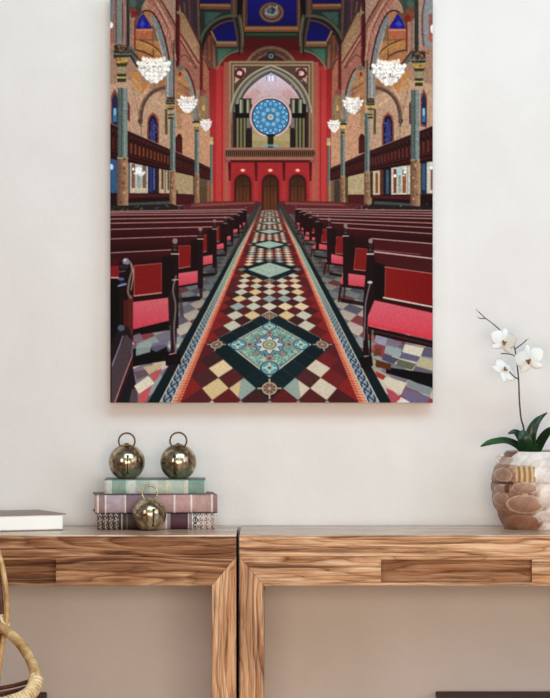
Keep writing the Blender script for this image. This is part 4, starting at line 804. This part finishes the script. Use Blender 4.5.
# ---------------- vase ----------------
VC = Vector((P(541, 500, -.125).x, -.125, TZ+.0003)); VS = FPX/6.375
def build_vase():
    root = empty('potted_orchid', VC); tag(root, 'white orchid growing in a squat brown and white stoneware pot on the right table', 'plant')
    prof = [(36.2, 530.6), (39, 524), (43.4, 515), (46.6, 507), (48.6, 498), (49.3, 489), (48.6, 480), (46.4, 471), (42.6, 464), (38.6, 458.5), (36.4, 455), (35.6, 453.4)]
    pr = spline([Vector((a, 0, b)) for a, b in prof], 9); H = len(pr); SG = 300
    ov = [(501.5, 476, 7.2, 6, 0), (499.4, 500, 6, 6.2, 0), (522, 504.5, 16, 8.4, 0), (501, 489.6, 7, 3.6, 0), (521.5, 488.5, 11, 5, 0), (546, 499.5, 11, 7, 1), (548, 478, 13, 7, 1), (545, 516.5, 14, 6, 1), (519, 521.5, 16, 6.4, 2), (547, 464, 17, 4.4, 1), (568, 489, 9, 8, 1), (571, 508, 9, 8, 1)]
    V, C = [], []; rn = random.Random(4); ph = [rn.uniform(0, 6) for _ in range(8)]
    for i, p in enumerate(pr):
        for k in range(SG):
            th = 2*math.pi*k/SG; az = th  # az 0 faces the camera (-y)
            r = p.x; sx = 541+r*math.sin(az); py = p.z; front = math.cos(az) > 0
            # mirror the pattern round the back with a shift
            u = 541+49*az*.98 if az < math.pi else 541+49*(az-2*math.pi)*.98
            if not front: u = 541+(u-541)*.62; 
            uu = 541+r*math.sin(az) if front else 541+(u-541)*.5
            n = math.sin(uu*.31+ph[0]+py*.17)*.5+math.sin(py*.43+ph[1]-uu*.11)*.5+.6*math.sin(uu*.9+py*.7+ph[2])*.5
            t = min(1, max(0, ((uu-524)+(500-py)*.55+n*6)/22))
            brown = np.array((170, 126, 104.)) if py < 512 else np.array((150, 106, 84.)); white = np.array((240, 230, 224.))  # white side is glaze plus blown-out light put into the colour
            if py > 508: t = min(1, max(0, ((uu-531)+n*5)/12))
            if py < 466: t = min(1, max(0, (uu-500+n*4)/14+.3))
            c = brown*(1-t)+white*t+n*9; b = 0
            for (ox, oy, rx, ry, kd) in ov:
                q = math.hypot((uu-ox)/rx, (py-oy)/ry)
                if q < 1:
                    b = max(b, (1-q**4)*(1.0 if abs(ox-520) < 60 else .6))
                    n2 = math.sin(uu*1.9+py*.8)*math.sin(py*2.3-uu*.6); base = {0: (176, 134, 114), 1: (232, 218, 212), 2: (158, 112, 88)}[kd]; c = np.array(base, float)+n*8+n2*9
                elif q < 1.14: c = .35*c+.65*np.array((232, 208, 188.)) if kd != 2 else c; b = min(b, .1)
                elif q < 1.3 and kd != 1 and b < .2: c = c*.9
            if 512.5 < uu < 531 and 467 < py < 482.5:      # fluted ochre patch
                fl = .5+.5*math.sin((uu-512)*1.25+math.sin(py*.3)*.35); c = np.array((160, 112, 66.))*(1-fl)+np.array((232, 196, 146.))*fl; b = fl*1.0
            if uu < 510 and 482.6 < py < 485.8: c = np.array((92, 54, 44.)); b = -.6
            if 503 < uu < 507 and 484 < py < 494: c = np.array((110, 70, 56.))
            if 504 < uu < 516 and 453 < py < 459: c = np.array((128, 88, 70.)) if uu+py*1.2 < 1060 else c
            if abs(py-465.5) < .8 and uu > 512: b -= .4
            if abs(py-484) < 1 and uu > 530: b -= .6; c = c*.95
            rr = (r+b)/VS
            V.append(VC+Vector((rr*math.sin(az), -rr*math.cos(az), (530.6-py)/VS))); C.append(np.clip(c, 0, 255))
    n0 = len(V)
    F = [(i*SG+k, i*SG+(k+1) % SG, (i+1)*SG+(k+1) % SG, (i+1)*SG+k) for i in range(H-1) for k in range(SG)]
    F.append(tuple(range(SG-1, -1, -1)))
    # inner wall
    for r_, py in ((34.2, 453.0), (33, 454), (34, 460), (34, 466)):
        for k in range(SG):
            az = 2*math.pi*k/SG; V.append(VC+Vector((r_/VS*math.sin(az), -r_/VS*math.cos(az), (530.6-py)/VS))); C.append((190, 172, 160))
    F += [((H-1+i)*SG+k, (H-1+i)*SG+(k+1) % SG, (H+i)*SG+(k+1) % SG, (H+i)*SG+k) for i in range(4) for k in range(SG)]
    mv = tinted('glazed_stoneware', .38, .45, 0, 70, .3)
    pot = obj('pot', V, F, mv, root, colors=C); pot['label'] = 'squat stoneware pot with raised pebble pattern'
    ms = mottled('dark_soil', [(34, 24, 18), (70, 50, 38)], 60, .95, 0, .2, .6, .004)
    zs = (530.6-458.5)/VS; obj('soil', *lathe(VC+Vector((0, 0, zs-.01)), [(.0695, 0), (.0698, .006), (.05, .009), (.02, .011)], 48), ms, root)
    hp = P(500.5, 459, VC.y-.01)
    h = obj('ring_handle', *torus(hp, 3.9/VS, 1.05/VS), mat('silver_metal', (226, 220, 212), .4, .6), root); h['label'] = 'small silver ring on the shoulder'
    return root
POT = build_vase()
# ---------------- orchid ----------------
m_leaf = mottled('waxy_green_leaf', [(8, 22, 12), (20, 50, 24), (44, 92, 44)], 14, .32, 0, .4, .05)
m_stem = mottled('dark_green_stem', [(44, 50, 36), (84, 84, 60)], 40, .6)
m_pet = mottled('white_orchid_petal', [(240, 236, 230), (252, 250, 248)], 30, .6, 0, .2, .05); BS(m_pet).inputs['Subsurface Weight'].default_value = .15
m_pet2 = mottled('greyish_petal', [(206, 198, 186), (230, 224, 216)], 30, .6, 0, .2, .05)
m_lip = mottled('brown_yellow_lip', [(70, 34, 18), (136, 84, 40), (206, 164, 84)], 90, .5, 0, .3, 0)
m_bud = mottled('pale_mauve_bud', [(206, 186, 186), (238, 228, 228)], 60, .6, 0, .2, 0)
OY = -.12
def orchid():
    root = POT
    st = spline([P(526, 457, OY), P(524, 430, OY), P(521, 418, OY-.004), P(519.4, 400, OY-.006), P(518.6, 380, OY-.008), P(517, 364, OY-.01), P(514.5, 348, OY-.01), P(509, 338, OY-.008), P(500, 330, OY-.006), P(492, 323, OY-.004), P(484, 317, OY), P(478, 311, OY+.004)], 8)
    obj('stem', *tube(st, lambda t: .0020*(1-.55*t), 10), m_stem, root)
    for a in ([P(518.3, 379, OY-.008), P(514, 376.5, OY-.014), P(509.5, 371.5, OY-.022)], [P(516, 356, OY-.01), P(509, 354, OY-.014), P(501, 353.5, OY-.016)], [P(517.6, 364, OY-.01), P(521, 362.5, OY-.018), P(524, 361, OY-.026)], [P(513, 346, OY-.01), P(509, 343, OY-.02), P(505, 341, OY-.026)], [P(515, 349, OY-.01), P(522, 344, OY-.008), P(527, 339.5, OY-.006)], [P(486, 318.6, OY), P(481, 318.4, OY-.002), P(478.5, 317.6, OY-.004)]):
        obj('flower_stalk', *tube(spline(a, 6), .0011, 8), m_stem, root)
    def bud(px, py, y, rx, rz, rot):
        c = P(px, py, y); V, F = [], []; n, sg = 8, 12
        for i in range(n+1):
            t = i/n; r = math.sin(math.pi*t)**.8*rx; 
            for k in range(sg):
                a = 2*math.pi*k/sg; q = Vector((r*math.cos(a), r*math.sin(a), (t-.5)*2*rz)); q.rotate(Matrix.Rotation(rot, 3, 'Y')); V.append(c+q)
        F = [(i*sg+k, i*sg+(k+1) % sg, (i+1)*sg+(k+1) % sg, (i+1)*sg+k) for i in range(n) for k in range(sg)]
        obj('bud', V, F, m_bud, root)
    bud(477.3, 310, OY+.004, .0026, .0055, -.5); bud(478, 317, OY-.004, .0017, .004, -1.2); bud(528, 338.6, OY-.006, .0016, .0055, .75)
    def petal(fl, c, ang, L, Wd, cup, tiltb, Mr, mt, name='petal'):
        V, F = [], []; nu, nv = 12, 8
        for i in range(nu+1):
            t = i/nu; wd = Wd*(math.sin(math.pi*min(1, (t*.93+.05))**.85)**.72)*.5
            for j in range(nv+1):
                s = (j/nv-.5)*2; q = Vector((s*wd, cup*(s*s*.5*wd/Wd*2+t*t*.6)*L-tiltb*math.sin(t*3.1)*L, t*L))
                q.rotate(Matrix.Rotation(-ang, 3, 'Y')); q = Mr @ q; V.append(c+q)
        F = [(i*(nv+1)+j, i*(nv+1)+j+1, (i+1)*(nv+1)+j+1, (i+1)*(nv+1)+j) for i in range(nu) for j in range(nv)]
        obj(name, V, F, mt, fl, solid=.0005)
    def flower(px, py, y, turn, nod, roll, size, mts):
        c = P(px, py, y); fl = empty('flower', (0, 0, 0)); fl.parent = root; fl.location = c-worigin(root)
        Mr = Matrix.Rotation(turn, 3, 'Z') @ Matrix.Rotation(nod, 3, 'X') @ Matrix.Rotation(roll, 3, 'Y')
        for k, (ang, L, Wd, m_) in enumerate(((0, .030, .020, mts[0]), (2.3, .028, .019, mts[1]), (-2.3, .028, .019, mts[0]), (1.15, .031, .034, mts[1]), (-1.15, .031, .034, mts[0]))):
            petal(fl, c+Mr @ Vector((0, .0008*(k < 3), 0)), -ang, L*size, Wd*size, .22, .05, Mr, m_)
        # lip: three small lobes round a column
        V, F = merge(*[(lambda q, rr: ([c+Mr @ (q+Vector((rr*math.cos(a)*math.cos(b), rr*.8*math.sin(b)-.004, rr*math.sin(a)*math.cos(b)))) for b in np.linspace(-1.5, 1.5, 7) for a in np.linspace(0, 2*math.pi, 12, endpoint=False)],
            [(i*12+k, i*12+(k+1) % 12, (i+1)*12+(k+1) % 12, (i+1)*12+k) for i in range(6) for k in range(12)]))(Vector(v)*size, rr*size) for v, rr in (((0, -.003, -.0035), .0034), ((-.003, -.002, -.001), .0024), ((.003, -.002, -.001), .0024), ((0, -.004, -.0075), .0022))])
        obj('lip', V, F, m_lip, fl)
        V, F = lathe(c+Mr @ Vector((0, -.009*size, .0005)), [(.0006, -.0014), (.0016, -.0006), (.0018, .0004), (.0006, .0014)], 12); obj('column', V, F, m_pet, fl)
    flower(503.6, 341.5, OY-.03, .25, -.1, .25, .98, (m_pet, m_pet2))
    flower(529, 360.0, OY-.032, -.35, -.1, -.25, 1.1, (m_pet, m_pet))
    flower(504.5, 370, OY-.020, .6, -.5, 1.1, .98, (m_pet, m_pet))
    # leaves
    def leaf(pts, wds, thick, roll, mt=m_leaf, fold=.25):
        path = spline(pts, 8); n = len(path); V, F = [], []; nv = 6; wv = spline([Vector((w_, 0, 0)) for w_ in wds], 8*(len(pts)-1)//(len(wds)-1))
        for i, p in enumerate(path):
            t = (path[min(i+1, n-1)]-path[max(i-1, 0)]).normalized(); side = t.cross(Vector((math.sin(roll)*.2, -1, math.cos(roll)*.0+.35))).normalized(); up = side.cross(t)
            w_ = wv[min(len(wv)-1, int(i*len(wv)/n))].x/VS
            for j in range(nv+1):
                s = (j/nv-.5)*2; V.append(p+side*s*w_*.5+up*abs(s)**1.5*w_*.5*fold)
        F = [(i*(nv+1)+j, i*(nv+1)+j+1, (i+1)*(nv+1)+j+1, (i+1)*(nv+1)+j) for i in range(n-1) for j in range(nv)]
        obj('leaf', V, F, mt, root, solid=thick, sub=1)
    y = OY
    leaf([P(527, 456, y), P(518, 446, y-.01), P(506, 440.5, y-.03), P(494, 441.5, y-.05), P(487, 443.5, y-.06), P(480.5, 446.5, y-.07)], (5, 7.5, 7, 6.5, 5, 1.2), .0022, 0)
    leaf([P(529, 456, y), P(529.5, 446, y-.004), P(531.5, 432, y-.006), P(536.5, 422, y-.004), P(542, 416.5, y), P(547, 412.8, y+.01)], (9, 12, 11, 8, 4, 1.4), .0022, 0)
    leaf([P(527, 456, y-.015), P(525.5, 448, y-.025), P(524, 438, y-.03), P(521, 430.5, y-.025)], (10, 15, 14.5, 5), .0025, 0)
    leaf([P(526, 450, y-.005), P(521, 438, y-.01), P(515, 432, y-.014), P(508, 433.5, y-.02)], (8, 9, 6, 1.5), .002, 0)
    leaf([P(536, 456, y-.02), P(538.5, 447, y-.03), P(543, 438, y-.04), P(550, 430.5, y-.05), P(560, 428, y-.06)], (6, 9, 9.5, 7, 2), .0022, 0)
    leaf([P(533, 457, y-.02), P(535.5, 450, y-.03), P(537, 444, y-.035)], (8, 8, 3), .0022, 0)
    return root
orchid()
# ---------------- rattan chair ----------------
m_cane = mat('honey_rattan', (196, 160, 112), .42, 0, .4)
_c = coords(m_cane, (1, 1, 1)); LK(m_cane, ramp(m_cane, noise(m_cane, _c, 45, 4, .6, .5), [(.3, (150, 108, 66)), (.5, (196, 158, 108)), (.7, (226, 200, 156))]), BS(m_cane).inputs['Base Color']); bump(m_cane, noise(m_cane, _c, 120, 3), .2, .0008)
m_wrap = mat('pale_cane_binding', (222, 198, 156), .5, 0, .35)
_c = coords(m_wrap); LK(m_wrap, ramp(m_wrap, noise(m_wrap, _c, 70, 4, .6), [(.3, (196, 160, 112)), (.5, (230, 208, 166)), (.75, (246, 232, 202))]), BS(m_wrap).inputs['Base Color'])
m_dcane = mottled('dark_brown_rattan', [(70, 40, 28), (112, 70, 48)], 50, .5)
def chair():
    Y = -.78; c = Vector((-.82, -.98, 0)); root = empty('rattan_chair', c); tag(root, 'rattan armchair with curved cane loops standing in front of the left table', 'chair')
    def Q(px, py, y): return P(px, py, y)
    # back hoop
    hoop = spline([Q(-4, 700, Y), Q(1.5, 650, Y), Q(6, 625, Y), Q(7.3, 608, Y), Q(5.4, 585, Y), Q(.5, 560, Y), Q(-10, 536, Y), Q(-40, 505, Y), Q(-100, 486, Y), Q(-160, 486, Y), Q(-220, 505, Y), Q(-262, 560, Y), Q(-268, 610, Y), Q(-255, 700, Y)], 10)
    o = obj('back_hoop', *tube(hoop, .0050, 14), m_cane, root)
    inner = [p+Vector((-.0105, .003, -.006)) if p.x > -.8 else p+Vector((.0105, .003, -.006)) for p in hoop]
    obj('inner_hoop', *tube(inner, .0042, 12), m_dcane, root)
    # arms
    def arm(mir):
        def mp(v):
            return v if not mir else Vector((2*c.x-v.x, v.y, v.z))
        pth = spline([mp(v) for v in (Q(-10, 621, Y-.012), Q(-1, 626.5, Y-.02), Q(10, 633.5, Y-.04), Q(22, 646, Y-.07), Q(31.5, 662, Y-.10), Q(36, 678, Y-.13), Q(32, 691, Y-.155), Q(22, 698.5, Y-.175), Q(8, 703, Y-.19), Q(-10, 708, Y-.20), Q(-40, 716, Y-.20))], 14)
        n = len(pth)
        obj('arm_loop', *tube(pth, lambda t: .0096 if t < .4 else .0096+.0016*min(1, (t-.4)*8), 18), m_cane, root)
        # binding: a thin strip wound round the lower half
        k0, k1 = int(n*.50), int(n*.92); V = []; turns = 19; M = turns*14; hel = []; up = Vector((0, -1, .01))
        for i in range(M):
            f = k0+(k1-k0)*i/M; a_ = int(f); p = pth[a_].lerp(pth[min(n-1, a_+1)], f-a_); t = (pth[min(n-1, a_+1)]-pth[max(0, a_-1)]).normalized()
            u = (up-t*up.dot(t)).normalized(); up = u; v = t.cross(u); an = 2*math.pi*i/14; hel.append(p+(u*math.cos(an)+v*math.sin(an))*.0112)
        b = obj('arm_binding', *tube(hel, .0031, 8), m_wrap, root); b['label'] = 'pale cane strip wound round the arm'
        kn = []
        for j in range(3):
            cc = Q(4.6, 626.5-j*2.9, Y-.006); cc = mp(cc); ax = Vector((1, -.3, .7)).normalized(); u = ax.orthogonal().normalized(); v = ax.cross(u); rr = .0118
            kn.append(tube([cc+(u*math.cos(a)+v*math.sin(a))*rr for a in np.linspace(0, 2*math.pi, 24, endpoint=False)], .0024, 8, closed=True))
        kk = obj('joint_binding', *merge(*kn), m_wrap, root)
        lower = spline([mp(v) for v in (Q(36, 679, Y-.13), Q(20, 684, Y-.10), Q(4, 687.5, Y-.08), Q(-30, 693, Y-.06), Q(-60, 696, Y-.05))], 8)
        obj('arm_brace', *tube(lower, .0040, 12), m_dcane, root)
        lower2 = [p+Vector((0, 0, -.010)) for p in lower]; obj('arm_brace', *tube(lower2, .0034, 12), m_dcane, root)
    arm(False); arm(True)
    # seat ring, woven seat and legs
    sz = .40; ring = [c+Vector((.25*math.cos(a), .23*math.sin(a), sz)) for a in np.linspace(0, 2*math.pi, 48, endpoint=False)]
    obj('seat_frame', *tube(ring, .011, 14, closed=True), m_cane, root)
    mw = mottled('woven_cane_seat', [(168, 128, 84), (210, 176, 126)], 120, .6, 0, .3, .5, .002); obj('seat', *lathe(c+Vector((0, 0, sz-.004)), [(.22, 0), (.24, .004), (.22, .010), (.05, .008)], 48), mw, root)
    for sx in (-1, 1):
        for sy in (-1, 1):
            a = c+Vector((sx*.19, sy*.16, sz)); b = c+Vector((sx*.23, sy*.2, .0)); obj('leg', *tube([a, a.lerp(b, .5)+Vector((sx*.006, 0, 0)), b], .012, 14), m_cane, root)
    for sx in (-1, 1):
        top = Q(-4, 700, Y) if sx > 0 else Q(-255, 700, Y); obj('back_post', *tube([top+Vector((0, 0, .01)), c+Vector((sx*.24, .07, sz))], .006, 12), m_cane, root)
    for k in range(5):
        x = c.x-.16+.08*k; zt_ = .80; obj('back_spindle', *tube([Vector((c.x+(x-c.x)*.8, c.y+.22, sz)), Vector((x, Y+.0, P(0, 500 if abs(k-2) > 1 else 487, Y).z-.004))], .004, 10), m_dcane, root)
    for sx in (-1, 1):
        e = Q(-40, 716, Y-.20); e.x = e.x if sx > 0 else 2*c.x-e.x; obj('arm_post', *tube([e, c+Vector((sx*.2, -.14, sz))], .009, 12), m_cane, root)
chair()
# ---------------- dark wooden boxes under the tables ----------------
m_box = wood('dark_stained_wood', [(44, 30, 26), (76, 56, 48), (92, 70, 60), (108, 84, 74)], 'x', 4.2, .6)
def crate(x0, x1, y0, y1, z1, label):
    root = empty('wooden_box', ((x0+x1)/2, (y0+y1)/2, 0)); tag(root, label, 'box', 'dark boxes under the tables')
    t = .014
    obj('side_panel', *merge(box(x0, x1, y0, y0+t, .012, z1-.012), box(x0, x1, y1-t, y1, .012, z1-.012), box(x0, x0+t, y0+t, y1-t, .012, z1-.012), box(x1-t, x1, y0+t, y1-t, .012, z1-.012)), m_box, root, smooth=False)
    obj('lid', *box(x0-.003, x1+.003, y0-.003, y1+.003, z1-.012, z1), m_box, root, smooth=False, bevel=.002)
    obj('base_board', *box(x0-.002, x1+.002, y0-.002, y1+.002, 0, .012), m_box, root, smooth=False)
zc = P(0, 691.4, -.05).z
crate(P(437, 0, -.05).x, P(437, 0, -.05).x+.46, -.28, -.05, zc, 'dark wooden box under the right table, lower right corner')
crate(P(45.5, 0, -.05).x-.42, P(45.5, 0, -.05).x, -.28, -.05, zc-.0015, 'dark wooden box under the left table behind the rattan chair')
